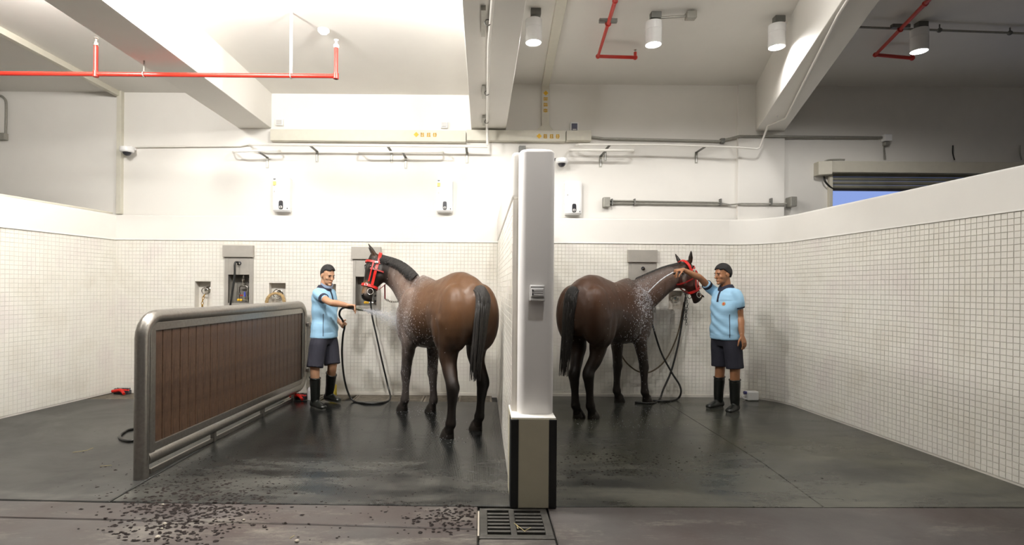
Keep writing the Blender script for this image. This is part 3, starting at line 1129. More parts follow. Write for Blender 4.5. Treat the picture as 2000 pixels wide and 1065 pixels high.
r1 = bw(398, 568)
tie_ring(398, 568, 6.5, 'steel tie ring with a short brass chain in the leftmost niche',
         [(r1.x, YB + 0.02, r1.z - 0.05), (r1.x - 0.004, YB - 0.02, r1.z - 0.13), (r1.x - 0.006, YB - 0.025, r1.z - 0.19)])
tie_ring(541, 574, 9.5, 'large steel tie ring with a rope through it beside the barrier end')
tie_ring(652, 574, 6.5, 'steel tie ring in the niche behind the groom on the left')
tie_ring(1321, 585, 6.5, 'steel tie ring in the niche below the darker horse\'s jaw')
c = bw(541, 574)
rp = spline([bw(521, 606, YB - .03), bw(521, 588, YB - .03), bw(527, 577, YB - .02), bw(538, 573, YB + .02), bw(549, 576, YB - .01), bw(554, 584, YB - .03), bw(556, 606, YB - .03), bw(555, 640, YB - .03)], 8)
rope = MB()
for ph in (0, PI * 2 / 3, PI * 4 / 3):
    rope.tube([p + 0.012 * Vector((math.cos(ph + i * 0.7), 0.6 * math.sin(ph + i * 0.7), 0.5 * math.sin(ph + i * .7))) for i, p in enumerate(rp)], 0.013, 7)
tag(rope.build('lead_rope', ROPE, smooth=True), 'tan lead rope hung through the large tie ring', 'rope')

# ------------------------------------------------------------------ water heaters
def heater(x0, x1, y0, y1, label, stickers):
    a, b = at(x0, y1, YU - 0.12), at(x1, y0, YU - 0.12)
    t = thing('water_heater', label, 'water heater', ((a.x + b.x) / 2, YU, a.z), 'instant water heaters on the back wall')
    yf = YU - 0.125
    m = MB()
    n = 12
    rs = []
    for z, ins, dy in ((a.z, 0.012, 0.03), (a.z + 0.02, 0.0, 0.006), (a.z + 0.05, 0.0, 0.0), (b.z - 0.03, 0.0, 0.0), (b.z, 0.01, 0.02)):
        xs_ = np.linspace(a.x + ins, b.x - ins, n)
        ring = [(x, yf + dy + 0.030 * (abs((x - (a.x + b.x) / 2) / ((b.x - a.x) / 2)) ** 3), z) for x in xs_] + \
               [(b.x - ins, YU, z), (a.x + ins, YU, z)]
        rs.append(ring)
    m.rings(rs)
    m.build('casing', WHITE_PL, t, smooth=True, angle=35)
    cx, w, h = (a.x + b.x) / 2, b.x - a.x, b.z - a.z
    kx, kz = cx + w * 0.03, a.z + h * 0.19
    def cap(hw, hh, y0_, y1_, mat, nm, par=t):
        pts = [(kx + hw * math.copysign(abs(math.cos(q)) ** 0.5, math.cos(q)), kz + hh * math.copysign(abs(math.sin(q)) ** 0.5, math.sin(q))) for q in np.linspace(0, 2 * PI, 24, endpoint=False)]
        return MB().rings([[(px, y0_, pz_) for px, pz_ in pts], [(px, y1_, pz_) for px, pz_ in pts]]).build(nm, mat, par)
    pnl = cap(w * 0.125, h * 0.125, yf + 0.006, yf - 0.004, DARK_PL, 'control_panel')
    kb = MB().lathe((kx, yf - 0.003, kz - h * 0.065), (0, -1, 0), [(0, w * .09), (.010, w * .085), (.012, w * .07)], 18).build('knob', GREY_PL, pnl, smooth=True)
    MB().obox((kx, yf - 0.016, kz - h * 0.065), (w * .014, 0, 0), (0, .003, 0), (0, 0, w * .07)).build('pointer', DARK_PL, pnl)
    MB().box((cx - w * 0.005, yf - 0.0012, a.z + h * 0.32), (cx + w * 0.005, yf + 0.004, b.z - 0.01)).build('panel_groove', GREY_PL, t)
    MB().box((cx + w * .36, yf + .006, a.z + .035), (cx + w * .40, yf + .016, a.z + .05)).build('screw', DARK_PL, t)
    MB().box((cx - w * .40, yf + .004, a.z + h * .56), (cx - w * .33, yf + .022, a.z + h * .60)).build('maker_mark', GREY_PL, t)
    if stickers:
        MB().box((cx - w * .44, yf + .0, b.z - h * .24), (cx - w * .26, yf + .028, b.z - h * .13)).build('yellow_sticker', YEL_STICK, t)
        MB().box((cx - w * .42, yf + .0, b.z - h * .07), (cx - w * .30, yf + .028, b.z - h * .045)).build('dark_mark', DARK_PL, t)
    return t


heater(531, 565, 346, 413, 'white water heater on the wall above the barrier, left of the three', True)
heater(852, 884, 349, 414, 'white water heater on the wall above the lighter horse', True)
heater(1104, 1137, 353, 419, 'white water heater beside the divider column in the right bay', False)

# ------------------------------------------------------------------ trunking, conduits, boxes
def wbox(x0, y0, x1, y1, dep, mat, label=None, name='junction_box', cat='box', Y=YU, bevel=0.006, yoff=0.0):
    a, b = at(x0, y1, Y), at(x1, y0, Y)
    o = MB().box((a.x, Y - dep - yoff, a.z), (b.x, Y + 0.002 - yoff, b.z)).build(name, mat, None, bevel=bevel)
    if label:
        tag(o, label, cat)
    return o


tk = thing('cable_trunking', 'cream cable trunking with yellow print running along the back wall above the heaters', 'trunking', at(840, 276, YU))
a, b = at(527, 274, YU - .1), at(1155, 258, YU - .1)
for xa, xb in ((527, 910), (911, 1105), (1106, 1155)):
    A, B = at(xa + .5, 274, YU - .1), at(xb, 255, YU - .1)
    MB().box((A.x, YU - 0.10, A.z), (B.x, YU + 0.002, B.z)).build('trunk_length', TRUNK, tk, bevel=0.003)


def yellow_marks(p, du, dv, n, s, parent):
    """four small yellow characters printed on the trunking"""
    for i in range(n):
        c = p + du * (i * s * 1.45)
        m = MB()
        rnd = random.Random(40 + i)
        nn = du.cross(dv).normalized() * 0.0012
        u, v = du * s / 2, dv * s / 2
        if i == 0:
            m.obox(c, (u + v) * .62, (u - v) * .62, nn)
        else:
            for q in (-0.8, -0.1, 0.6):
                m.obox(c + v * q, u * rnd.uniform(.7, 1), v * 0.20, nn)
            for q in (-0.6, 0.5):
                m.obox(c + u * q, u * 0.16, v * rnd.uniform(.7, 1), nn)
        m.build('printed_mark', YELLOW, parent)


yellow_marks(at(813, 263, YU - .1) - Y_ * .002, X_, Z_, 4, 0.058, tk)
yellow_marks(at(1053, 266, YU - .1) - Y_ * .002, X_, Z_, 4, 0.058, tk)

tv = thing('cable_trunking', 'cream cable trunking climbing the wall beside the middle beam and crossing the ceiling', 'trunking', at(1066, 256, YU))
A, B = at(1058, 250, YU - .06), at(1073, 162, YU - .06)
MB().box((A.x, YU - 0.06, A.z + 0.03), (B.x, YU + 0.002, ZC2)).build('wall_length', TRUNK, tv, bevel=0.003)
C, D = at(1045, 257, YU - .08), at(1083, 247, YU - .08)
MB().hexa([(C.x, YU - .085, C.z), (D.x, YU - .085, C.z), (D.x, YU, C.z), (C.x, YU, C.z), (A.x, YU - .062, A.z + .035), (B.x, YU - .062, A.z + .035), (B.x, YU, A.z + .035), (A.x, YU, A.z + .035)]).build('flared_joint', TRUNK, tv, bevel=0.003)
E = at(1072, 0, F * (ZC2 - CH) / CY)
MB().hexa([(E.x - .055, E.y - 2, ZC2 - .06), (E.x + .055, E.y - 2, ZC2 - .06), (B.x, YU, ZC2 - .06), (A.x, YU, ZC2 - .06),
           (E.x - .055, E.y - 2, ZC2), (E.x + .055, E.y - 2, ZC2), (B.x, YU, ZC2), (A.x, YU, ZC2)]).build('ceiling_length', TRUNK, tv, bevel=0.003)
yellow_marks(at(1066, 182, YU - .06) - Y_ * .002, -Z_, X_, 4, 0.055, tv)

tl = thing('cable_trunking', 'cream cable trunking crossing the ceiling and dropping down the wall at the left corner', 'trunking', at(232, 415, YU))
A, B = at(227, 413, YU - .05), at(238, 190, YU - .05)
MB().box((A.x, YU - 0.06, ZL + .01), (B.x, YU + 0.002, ZC1)).build('wall_length', TRUNK, tl, bevel=0.003)
MB().box((A.x - .03, 1.0, ZC1 - .07), (B.x - .03, YU, ZC1)).build('ceiling_length', TRUNK, tl, bevel=0.003)
tc = tag(MB().tube([Vector((lw0.x - .06, YU - .05, ZL + .016)), Vector((lw0.x - .06, YB - .1, ZL + .016)), Vector((lw1.x - .08, lw1.y + .2, ZL + .016))], 0.016, 8).build('wall_top_conduit', TRUNK, smooth=True),
         'cream conduit lying along the top of the left wall', 'conduit')
# conduit with box at the far left
cl = thing('wall_conduit', 'grey conduit dropping to a small box at the far left edge', 'conduit', at(9, 275, YU))
MB().tube(spline([at(-40, 184, YU - .02), at(-5, 186, YU - .02), at(8, 192, YU - .02), at(12, 206, YU - .02), at(11, 262, YU - .02)], 6), 0.016, 8).build('conduit', GALV, cl, smooth=True)
A, B = at(2, 275, YU), at(17, 262, YU)
MB().box((A.x, YU - .07, A.z), (B.x, YU, B.z)).build('box', GALV, cl, bevel=.006)
# switch boxes above the trunking
for (x0, y0, x1, y1), lab, m2 in (((541, 234, 555, 247), 'small white socket box above the trunking at its left end', GREY_PL),
                                  ((861, 239, 875, 252), 'small white socket box above the lighter horse\'s heater', GREY_PL),
                                  ((1113, 241, 1128, 259), 'socket box with a dark blue window right of the middle beam', BLUE_GLASS)):
    t = thing('socket_box', lab, 'socket', at((x0 + x1) / 2, y1, YU), 'socket boxes on the back wall')
    a, b = at(x0, y1, YU), at(x1, y0, YU)
    MB().box((a.x, YU - .06, a.z), (b.x, YU, b.z)).build('body', WHITE_PL, t, bevel=.008)
    d = (b.x - a.x) * .12
    MB().box((a.x + d, YU - .066, a.z + d), (b.x - d, YU - .055, b.z - d * 1.6)).build('window', m2, t, bevel=.004)
    MB().box((a.x + d * 2, YU - .070, a.z + d * 1.2), (b.x - d * 2, YU - .060, a.z + d * 2.4)).build('latch', GREY_PL, t, bevel=.003)

# ------------------------------------------------------------------ stand-off pipes on brackets
def bracket(x, y0, y1, dep, label, name='pipe_bracket'):
    """angle bracket: arm out from the wall, then a slotted strip down the wall"""
    p = at(x, y0, YU - dep)
    t = thing(name, label, 'bracket', Vector((p.x, YU, p.z - .14)), 'metal brackets that hold the thin pipes')
    MB().obox(Vector((p.x, YU - dep / 2, p.z - 0.012)), (0.016, 0, 0), (0, dep / 2, 0), (0, 0, 0.005)).build('arm', GALV_D, t)
    zl = p.z - 0.16
    MB().box((p.x - .018, YU - 0.010, zl), (p.x + .018, YU, p.z - 0.004)).build('wall_strip', GALV, t)
    MB().obox(Vector((p.x, YU - .012, (zl + p.z) / 2 - .02)), (0.006, 0, 0), (0, .002, 0), (0, 0, .045)).build('slot', WHITE_PL, t)
    MB().tube(ring_pts(Vector((p.x, YU - dep + .02, p.z)), 0.02, Y_, Z_, 12), 0.004, 5, closed=True).build('clip', GALV_D, t)
    return t


def wall_pipe(name, pts, r, mat, label, cat='pipe'):
    return tag(MB().tube(pts, r, 10).build(name, mat, None, smooth=True, angle=60), label, cat)


SO = 0.28       # stand-off of the pipes from the wall
YP = YU - SO
def wp(x, y, s=SO):
    return at(x, y, YU - s)


wall_pipe('thin_pipe', [wp(255, 287, .03), wp(470, 285, .03), wp(487, 281, .05)], 0.013, PVC, 'thin white pipe from the dome camera to the left beam')
wall_pipe('thin_pipe', spline([wp(487, 283, .02), wp(490, 283, .22)], 3) + [wp(496, 283), wp(900, 286), wp(952, 287)], 0.014, PVC, 'long thin white pipe below the trunking, ending at the middle beam')
wall_pipe('pipe_loop', [wp(455, 296, .02), wp(455, 296, SO - .06), wp(459, 296), wp(541, 294), wp(546, 294, SO - .06), wp(546, 294, .02)], 0.013, PVC, 'white pipe loop standing off the wall left of the heater over the barrier')
wall_pipe('pipe_loop', [wp(702, 297, .02), wp(702, 297, SO - .06), wp(706, 297), wp(860, 297), wp(865, 297, SO - .06), wp(865, 297, .02)], 0.013, PVC, 'white pipe loop standing off the wall between the two left heaters')
wall_pipe('pipe_loop', [wp(1113, 293, .02), wp(1113, 293, SO - .07), wp(1118, 293), wp(1232, 294), wp(1237, 294, SO - .07), wp(1237, 294, .02)], 0.017, PVC, 'white pipe loop standing off the wall right of the divider column')
xq, yq = at(1520, 238, YU - .5), None
wall_pipe('thin_pipe', [wp(1125, 284, .02), wp(1125, 284, SO - .08), wp(1131, 282), wp(1300, 283), wp(1445, 288), wp(1478, 291), wp(1484, 288),
                        Vector((at(1500, 262, 7.0).x, 7.0, ZBEAM - 0.05)), Vector((at(1522, 232, 6.9).x, 6.75, ZBEAM - 0.03)),
                        Vector((xb1 + s1 * 0 - .33 + (4.2 - YB) * 0.33, 4.2, ZBEAM - 0.03)), Vector((xb1 - .33 + (2.0 - YB) * 0.33, 2.0, ZBEAM - 0.03))], 0.013, PVC,
          'thin white pipe that leaves the wall and follows the slanting beam')
for x, y0, s, lab in ((506, 296, SO, 'bracket under the pipe loop over the barrier'), (607, 284, SO, 'bracket right of the left heater'),
                      (758, 285, SO, 'bracket between the left heaters holding the long pipe'), (787, 297, SO, 'bracket under the middle pipe loop'),
                      (911, 286, SO, 'bracket nearest the middle beam'), (1182, 294, SO, 'bracket under the right pipe loop'),
                      (1190, 283, .24, 'bracket above the right pipe loop'), (1376, 286, SO, 'bracket holding the thin pipe over the darker horse')):
    bracket(x, y0, 0, s, lab)
wall_pipe('grey_conduit', [at(1156, 268, YU - .03), at(1180, 271, YU - .03), at(1405, 276, YU - .03), at(1445, 266, YU - .07), at(1722, 269, YU - .03)], 0.017, GALV, 'grey conduit running along the wall to the shutter', 'conduit')
tag(wbox(1405, 272, 1413, 281, .06, GALV_D), 'dark coupling in the grey conduit over the darker horse', 'box')
jb = thing('junction_box', 'pale junction box with two cables over the shutter', 'box', at(1728, 286, YU))
A, B = at(1720, 278, YU), at(1735, 265, YU)
MB().box((A.x, YU - .08, A.z), (B.x, YU, B.z)).build('upper_box', WHITE_PL, jb, bevel=.008)
A, B = at(1723, 286, YU), at(1733, 279, YU)
MB().box((A.x, YU - .06, A.z), (B.x, YU, B.z)).build('lower_box', GALV, jb, bevel=.006)
for dx in (0, 3):
    MB().tube([at(1726 + dx * .4, 285, YU - .02), at(1727 + dx, 312, YU - .02)], .006, 6).build('cable', GALV, jb)
cw = thing('wall_conduit', 'twin grey conduit with a box at each end on the wall above the darker horse', 'conduit', at(1360, 400, YU))
for q in (-3, 2):
    MB().tube([at(1188, 395 + q, YU - .03), at(1400, 398 + q * .8, YU - .03), at(1425, 400, YU - .03), at(1448, 398, YU - .08), at(1536, 398, YU - .08)], .011, 8).build('conduit', GALV, cw, smooth=True)
for x0, x1, s in ((1176, 1189, 0.0), (1534, 1546, 0.045)):
    A, B = at(x0, 406, YU), at(x1, 387, YU)
    MB().box((A.x, YU - .09 - s, A.z), (B.x, YU, B.z)).build('box', GALV, cw, bevel=.008)
for x in (1194, 1238, 1405, 1500):
    p = at(x, 393, YU)
    MB().obox(Vector((p.x, YU - .03 - (.045 if x > 1440 else 0), p.z - .02)), (.008, 0, 0), (0, .03, 0), (0, 0, .045)).build('saddle', GALV_D, cw)

# ------------------------------------------------------------------ dome cameras
def dome(x, y, label, side=1):
    p = at(x, y, YU - .12)
    t = thing('dome_camera', label, 'camera', Vector((p.x, YU, p.z)), 'dome security cameras')
    q = Vector((p.x, YU - .13, p.z))
    MB().lathe(q, (0, 0, -1), [(-.035, .06), (-.03, .085), (.02, .088), (.035, .075)], 22).build('housing', WHITE_PL, t, smooth=True)
    MB().ellipsoid(q - Vector((0, 0, .032)), (.052, 0, 0), (0, .052, 0), (0, 0, .052), 18, 10).build('dome', DARK_PL, t, smooth=True, angle=180)
    MB().box((p.x - .05, YU - .12, p.z + .02), (p.x + .05, YU, p.z + .055)).build('wall_arm', WHITE_PL, t, bevel=.008)
    MB().box((p.x - .085, YU - .05, p.z + .03), (p.x - .05, YU, p.z + .06)).build('connector', DARK_PL, t, bevel=.004)
    return t


dome(249, 293, 'white dome camera high in the left corner')
dome(1097, 315, 'white dome camera beside the top of the divider column')
tag(wbox(1013, 287, 1026, 300, .07, GALV_D, Y=YU), 'dark metal box on the wall above the divider column', 'box')

# pipe with clamps under the middle beam
bpipe = thing('beam_conduit', 'white conduit on slotted channels under the middle beam', 'conduit', (at(952, 0, 5.5).x, 5.5, ZBEAM))
zc_ = ZBEAM - .05
def ub(x, y):
    Yv = F * (zc_ - CH) / (CY - y)
    return at(x, y, Yv)
pp = [Vector((at(958, 0, 4.0).x, 0.8, zc_)), ub(958, 0), ub(955, 90), Vector((ub(952, 235).x, YU - .30, zc_)), Vector((ub(952, 235).x, YU - .28, zc_ - .04)), wp(952, 284)]
MB().tube(pp, .017, 10).build('pipe', PVC, bpipe, smooth=True, angle=60)
for y in (50, 185, 240):
    q = ub(953 - y * .012, y)
    MB().obox(Vector((q.x - .035, q.y, ZBEAM - .02)), (.018, 0, 0), (0, .22 if y == 50 else .16, 0), (0, 0, .02)).build('channel', GALV, bpipe)
    MB().tube(ring_pts(q + Vector((0, -.05, 0)), .024, X_, Z_, 12), .005, 5, closed=True).build('clamp', GALV_D, bpipe)

# ------------------------------------------------------------------ sprinkler pipes
sp = thing('sprinkler_pipe', 'red sprinkler pipe hung below the left beam, with two risers', 'pipe', (-2.6, 5.3, 3.55))
YS = 5.25
def spt(x, y):
    return at(x, y, YS)
zs_ = spt(0, 151).z
x_end = spt(653, 0).x
MB().tube([Vector((-7.0, YS, zs_)), Vector((x_end, YS, zs_))], 0.021, 12).build('main_pipe', RED, sp, smooth=True)
for x in (184, 653):
    xx = spt(x, 0).x
    zt = spt(0, 92).z
    MB().tube([Vector((xx, YS, zs_ - (.03 if x == 653 else 0))), Vector((xx, YS, zt))], 0.019, 12).build('riser', RED, sp, smooth=True)
    MB().lathe((xx, YS, zs_ - .03), (0, 0, 1), [(0, .018), (.004, .027), (.056, .027), (.06, .02)], 12).build('fitting', RED, sp, smooth=True)
    MB().lathe((xx, YS, zt - .02), (0, 0, 1), [(0, .02), (.004, .026), (.03, .026), (.034, .012), (.07, .010), (.074, .022), (.078, .022)], 12).build('sprinkler_head', CHROME if x == 184 else WHITE_PL, sp, smooth=True)
for x, top in ((278, ZBEAM), (565, ZC1)):
    xx = spt(x, 0).x
    MB().tube([Vector((xx, YS, zs_ + .02)), Vector((xx, YS, top))], .008 if top == ZBEAM else .014, 8).build('hanger', WHITE_PL if top > ZBEAM else GALV, sp)
    MB().tube(ring_pts(Vector((xx, YS, zs_)), .026, Y_, Z_, 14), .006, 6, closed=True).build('clamp', GALV, sp)
def red_run(pts, label, head, saddle):
    t = thing('sprinkler_pipe', label, 'pipe', pts[0])
    MB().tube(pts, .020, 12).build('pipe', RED, t, smooth=True, angle=70)
    for p in pts[1:]:
        MB().ellipsoid(p, (.028, 0, 0), (0, .028, 0), (0, 0, .028), 10, 6).build('elbow', RED, t, smooth=True, angle=180)
    e = pts[-1]
    MB().tube([e, e + Vector((0, 0, .06))], .018, 10).build('riser', RED, t, smooth=True)
    MB().lathe(e + Vector((0, 0, .05)), (0, 0, 1), [(0, .012), (.03, .010), (.034, .02), (.038, .02)], 10).build('sprinkler_head', CHROME, t, smooth=True)
    MB().obox(saddle + Vector((0, 0, .03)), (.09, 0, 0), (0, .02, 0), (0, 0, .018)).build('saddle', GALV_D, t)
    MB().tube(ring_pts(saddle, .026, X_, Z_, 12), .006, 5, closed=True).build('clamp', RED, t)
zr = ZC2 - .13
def cz(x, y, z=zr):
    return at(x, y, F * (z - CH) / (CY - y))
p0, p1, p2 = cz(1197, 0), cz(1168, 110), cz(1240, 111)
red_run([p0 + (p0 - p1) * 1.5, p0, p1, Vector((p2.x, p1.y, zr))], 'red sprinkler pipe with a bend on the ceiling right of the middle beam', 0, p0.lerp(p1, .36))
p0, p1, p2 = cz(1803, 0), cz(1710, 107), cz(1778, 109)
red_run([p0 + (p0 - p1) * 1.2, p0, p1, Vector((p2.x, p1.y, zr))], 'red sprinkler pipe with a bend on the ceiling at the far right', 0, p0.lerp(p1, .45))
q0, q1 = cz(1676, 53, ZC2 - .10), cz(2040, 67, ZC2 - .10)
hc = thing('ceiling_conduit', 'thin grey conduit across the far right ceiling', 'conduit', q0)
MB().tube([q0, q1, q1 + (q1 - q0)], .012, 8).build('conduit', GALV, hc)
for f_ in (.43, .81):
    c = q0.lerp(q1, f_)
    MB().tube([c, Vector((c.x, c.y, ZC2))], .007, 6).build('hanger', GALV_D, hc)
    MB().ellipsoid(c, (.025, 0, 0), (0, .025, 0), (0, 0, .025), 8, 6).build('clip', GALV_D, hc)
sd = thing('smoke_detector', 'white smoke detector on the ceiling of the middle bay', 'smoke detector', cz(630, 58, ZC1))
MB().lathe(cz(632, 58, ZC1) + Vector((0, 0, 0)), (0, 0, -1), [(0, .06), (.02, .06), (.035, .045), (.05, .03), (.055, .012)], 18).build('body', WHITE_PL, sd, smooth=True)
# slotted strap from the slanting beam
st = thing('pipe_strap', 'white slotted strap holding the pipe under the slanting beam', 'bracket', at(1517, 170, 6.4))
e = Vector((at(1519, 228, 6.75).x, 6.75, ZBEAM - .02))
u = Vector((at(1508, 168, 6.7).x, 6.70, at(1508, 168, 6.7).z))
MB().obox((e + u) / 2, (e - u) / 2, (0, .012, 0), (.004, 0, 0)).build('strap', WHITE_PL, st)
u2, e2 = cz(1646, 0, ZBEAM + .22), cz(1657, 33, ZBEAM - .02)
st = thing('pipe_strap', 'grey strap holding the pipe under the slanting beam at the upper edge', 'bracket', e2)
MB().obox((e2 + u2) / 2, (e2 - u2) / 2, (0, .012, 0), (.004, 0, 0)).build('strap', GALV_D, st)

# ------------------------------------------------------------------ roller shutter
sh = thing('roller_shutter', 'half raised grey roller shutter in a cream box, blue dusk below', 'shutter', (6.5, YU, 2.8))
zc0, zc1 = at(1700, 337, 7.33).z, at(1700, 315, 7.33).z
xs0 = at(1630, 0, 7.1).x
MB().box((xs0 + .10, 7.33, zc0), (8.9, YU, zc1)).build('box', SHUTTER_BOX, sh, bevel=.006)
MB().hexa([(xs0 - .06, 7.36, zc0 - .03), (xs0 + .098, 7.31, zc0 - .03), (xs0 + .098, YU, zc0 - .03), (xs0 - .06, YU, zc0 - .03),
           (xs0 - .06, 7.36, zc1), (xs0 + .098, 7.31, zc1), (xs0 + .098, YU, zc1), (xs0 - .06, YU, zc1)]).build('end_plate', SHUTTER_BOX, sh, bevel=.006)
zbar = at(1680, 374, YU).z
zz = zbar + .03
k = 0
while zz < zc0 + 0.12:
    zn = zz + .055
    rr = [(YU - .02, zz), (YU - .032, zz + .012), (YU - .036, zz + .027), (YU - .032, zz + .043), (YU - .02, zn - .003), (YU - .012, zn - .003), (YU - .012, zz)]
    MB().rings([[(x, y, z) for y, z in rr] for x in (dx0 - .02, 8.9)]).build('slat', SHUTTER_M, sh)
    zz = zn
MB().box((dx0 - .02, YU - .04, zbar), (8.9, YU - .008, zbar + .03)).build('bottom_bar', DARK_PL, sh, bevel=.004)
MB().box((dx0 - .05, YU - .05, 0), (dx0 - .005, YU, zbar + .3)).build('guide_rail', SHUTTER_BOX, sh, bevel=.003)
pb = thing('shutter_control', 'small grey box with a curved conduit beside the shutter', 'box', at(1609, 345, YU))
A, B = at(1603, 345, YU), at(1616, 333, YU)
MB().box((A.x, YU - .07, A.z), (B.x, YU, B.z)).build('box', GALV, pb, bevel=.008)
MB().tube(spline([at(1606, 334, YU - .04), at(1607, 322, YU - .04), at(1614, 314, YU - .04), at(1632, 312, YU - .06), at(1650, 312, YU - .1)], 6), .013, 8).build('conduit', GALV, pb, smooth=True)
MB().tube(spline([at(1609, 345, YU - .04), at(1612, 355, YU - .05), at(1620, 364, YU - .05), at(1628, 370, YU - .04)], 6), .012, 8).build('cable', RUBBER, pb, smooth=True)
for x, lab in ((1861, 'short cable standing on the shutter box'), (1992, 'thin bracket above the shutter box at the right edge')):
    tag(MB().tube(spline([at(x, 284, YU - .02), at(x, 300, YU - .02), at(x + 3, 312, YU - .1)], 4), .008, 6).build('cable', RUBBER if x < 1900 else GALV, smooth=True), lab, 'cable')

# ------------------------------------------------------------------ switch box on the column
p0, p1 = at(1034, 588, YD), at(1063, 557, YD)
ib = thing('switch_box', 'milky plastic switch box on the column end, two small black marks', 'switch', ((p0.x + p1.x) / 2, YD, p0.z))
MB().box((p0.x, YD - .045, p0.z), (p1.x, YD, p1.z)).build('body', GREY_PL, ib, bevel=.008, seg=3)
w = p1.x - p0.x
h = p1.z - p0.z
MB().box((p0.x + .06 * w, YD - .062, p0.z + .26 * h), (p1.x - .06 * w, YD - .04, p1.z - .20 * h)).build('cover', CLEAR_PL, ib, bevel=.006, seg=2)
for q in (.38, .60):
    MB().box((p0.x + .14 * w, YD - .066, p0.z + q * h), (p0.x + .21 * w, YD - .058, p0.z + (q + .10) * h)).build('black_mark', DARK_PL, ib)
for q in (.36, .52, .66):
    MB().box((p0.x + .26 * w, YD - .065, p0.z + q * h), (p0.x + .84 * w, YD - .058, p0.z + (q + .03) * h)).build('rib', WHITE_PL, ib)
MB().box((p0.x + .05 * w, YD - .052, p1.z - .16 * h), (p1.x - .05 * w, YD - .04, p1.z - .05 * h)).build('top_lip', CLEAR_PL, ib, bevel=.003)
MB().box((p0.x, YD - .056, p0.z), (p1.x, YD - .04, p0.z + .14 * h)).build('bottom_lip', GREY_PL, ib, bevel=.004)

# ------------------------------------------------------------------ hoses
def hose(pts, label, r=0.0125, n=8, mat=None):
    return tag(MB().tube(spline(pts, n), r, 10).build('hose', mat or RUBBER, None, smooth=True, angle=180), label, 'hose')


def panel_out(i):
    ra, rb_, _, _ = recs[i]
    return Vector(((ra + rb_) / 2 + .01, YB - .065, bw(0, PANELS[i][3]).z - .095))


o1 = panel_out(0)
hose([o1, o1 + Vector((-.02, -.05, -.02)), at(458, 540, 7.30), at(453, 575, 7.28), at(449, 605, 7.27), at(446, 660, 7.25), at(445, 725, 7.22),
      Vector((-3.45, 7.0, .02)), Vector((-3.35, 6.2, .013)), Vector((-3.15, 5.75, .013)), floor_at(262, 838, .013), floor_at(240, 846, .013), floor_at(234, 854, .013), floor_at(246, 861, .013), floor_at(272, 859, .013), Vector((-3.0, 5.5, .013))],
     'black rubber hose hanging from the panel behind the barrier, its loop on the floor', 0.014)
# ------------------------------------------------------------------ bodies: lofts fused into one skin
def loft(mb, secs, n=20):
    """secs: (centre, side unit, up unit, half width, up, down, pinch of the top, exponent)"""
    rs = []
    for s in secs:
        c, sd, up, hw, hu, hd = s[:6]
        pin = s[6] if len(s) > 6 else 0.0
        ex = s[7] if len(s) > 7 else 2.0
        ring = []
        for k in range(n):
            q = 2 * PI * k / n
            cx, sy = math.cos(q), math.sin(q)
            cx = math.copysign(abs(cx) ** (2 / ex), cx)
            sy = math.copysign(abs(sy) ** (2 / ex), sy)
            w = hw * (1 - pin * max(0, sy))
            ring.append(Vector(c) + Vector(sd) * cx * w + Vector(up) * sy * (hu if sy > 0 else hd))
        rs.append(ring)
    return mb.rings(rs)


def limb(mb, pts, n=14, side=None, sub=4, flat=False):
    """pts: (point, half width sideways, half width fore-and-aft); a smooth tapering limb with rounded ends"""
    P = spline([p[0] for p in pts], sub)
    A = [pts[0][1]]
    B = [pts[0][2]]
    for i in range(len(pts) - 1):
        for k in range(1, sub + 1):
            t = k / sub
            t = t * t * (3 - 2 * t)
            A.append(pts[i][1] * (1 - t) + pts[i + 1][1] * t)
            B.append(pts[i][2] * (1 - t) + pts[i + 1][2] * t)
    rs = []
    sd = Vector(side if side is not None else (0, 1, 0))
    m = len(P)
    for i in range(m):
        t = (P[min(i + 1, m - 1)] - P[max(i - 1, 0)]).normalized()
        s = (sd - t * sd.dot(t))
        if s.length < 1e-3:
            s = t.orthogonal()
        s.normalize()
        f = t.cross(s)
        ring = lambda c, g: [c + s * A[i] * g * math.cos(2 * PI * k / n) + f * B[i] * g * math.sin(2 * PI * k / n) for k in range(n)]
        if i == 0:
            r0 = min(A[0], B[0])
            rs.append(ring(P[0] - t * r0 * 0.9, 0.35))
            rs.append(ring(P[0] - t * r0 * 0.55, 0.8))
        rs.append(ring(P[i], 1.0))
        if i == m - 1 and not flat:
            r1 = min(A[-1], B[-1])
            rs.append(ring(P[-1] + t * r1 * 0.55, 0.8))
            rs.append(ring(P[-1] + t * r1 * 0.9, 0.35))
    return mb.rings(rs)


def fuse(mb, name, voxel, smooth=6, fac=0.5):
    """union of closed shapes as one continuous skin"""
    me = mb.mesh(name + '_raw')
    ob = bpy.data.objects.new(name + '_raw', me)
    COL.objects.link(ob)
    r = ob.modifiers.new('r', 'REMESH')
    r.mode = 'VOXEL'
    r.voxel_size = voxel
    r.use_smooth_shade = True
    if smooth:
        s = ob.modifiers.new('s', 'SMOOTH')
        s.factor = fac
        s.iterations = smooth
    dg = bpy.context.evaluated_depsgraph_get()
    dg.update()
    out = bpy.data.meshes.new_from_object(ob.evaluated_get(dg))
    out.name = name
    bpy.data.objects.remove(ob, do_unlink=True)
    bpy.data.meshes.remove(me)
    out.polygons.foreach_set('use_smooth', [True] * len(out.polygons))
    return out


def mesh_obj(me, name, mat, parent=None):
    o = bpy.data.objects.new(name, me)
    COL.objects.link(o)
    if mat:
        me.materials.append(mat)
    if parent is not None:
        o.parent = parent
        o.matrix_parent_inverse = world_of(parent).inverted()
    return o


def xform(mb, M):
    mb.v = [tuple(M @ Vector(p)) for p in mb.v]
    return mb


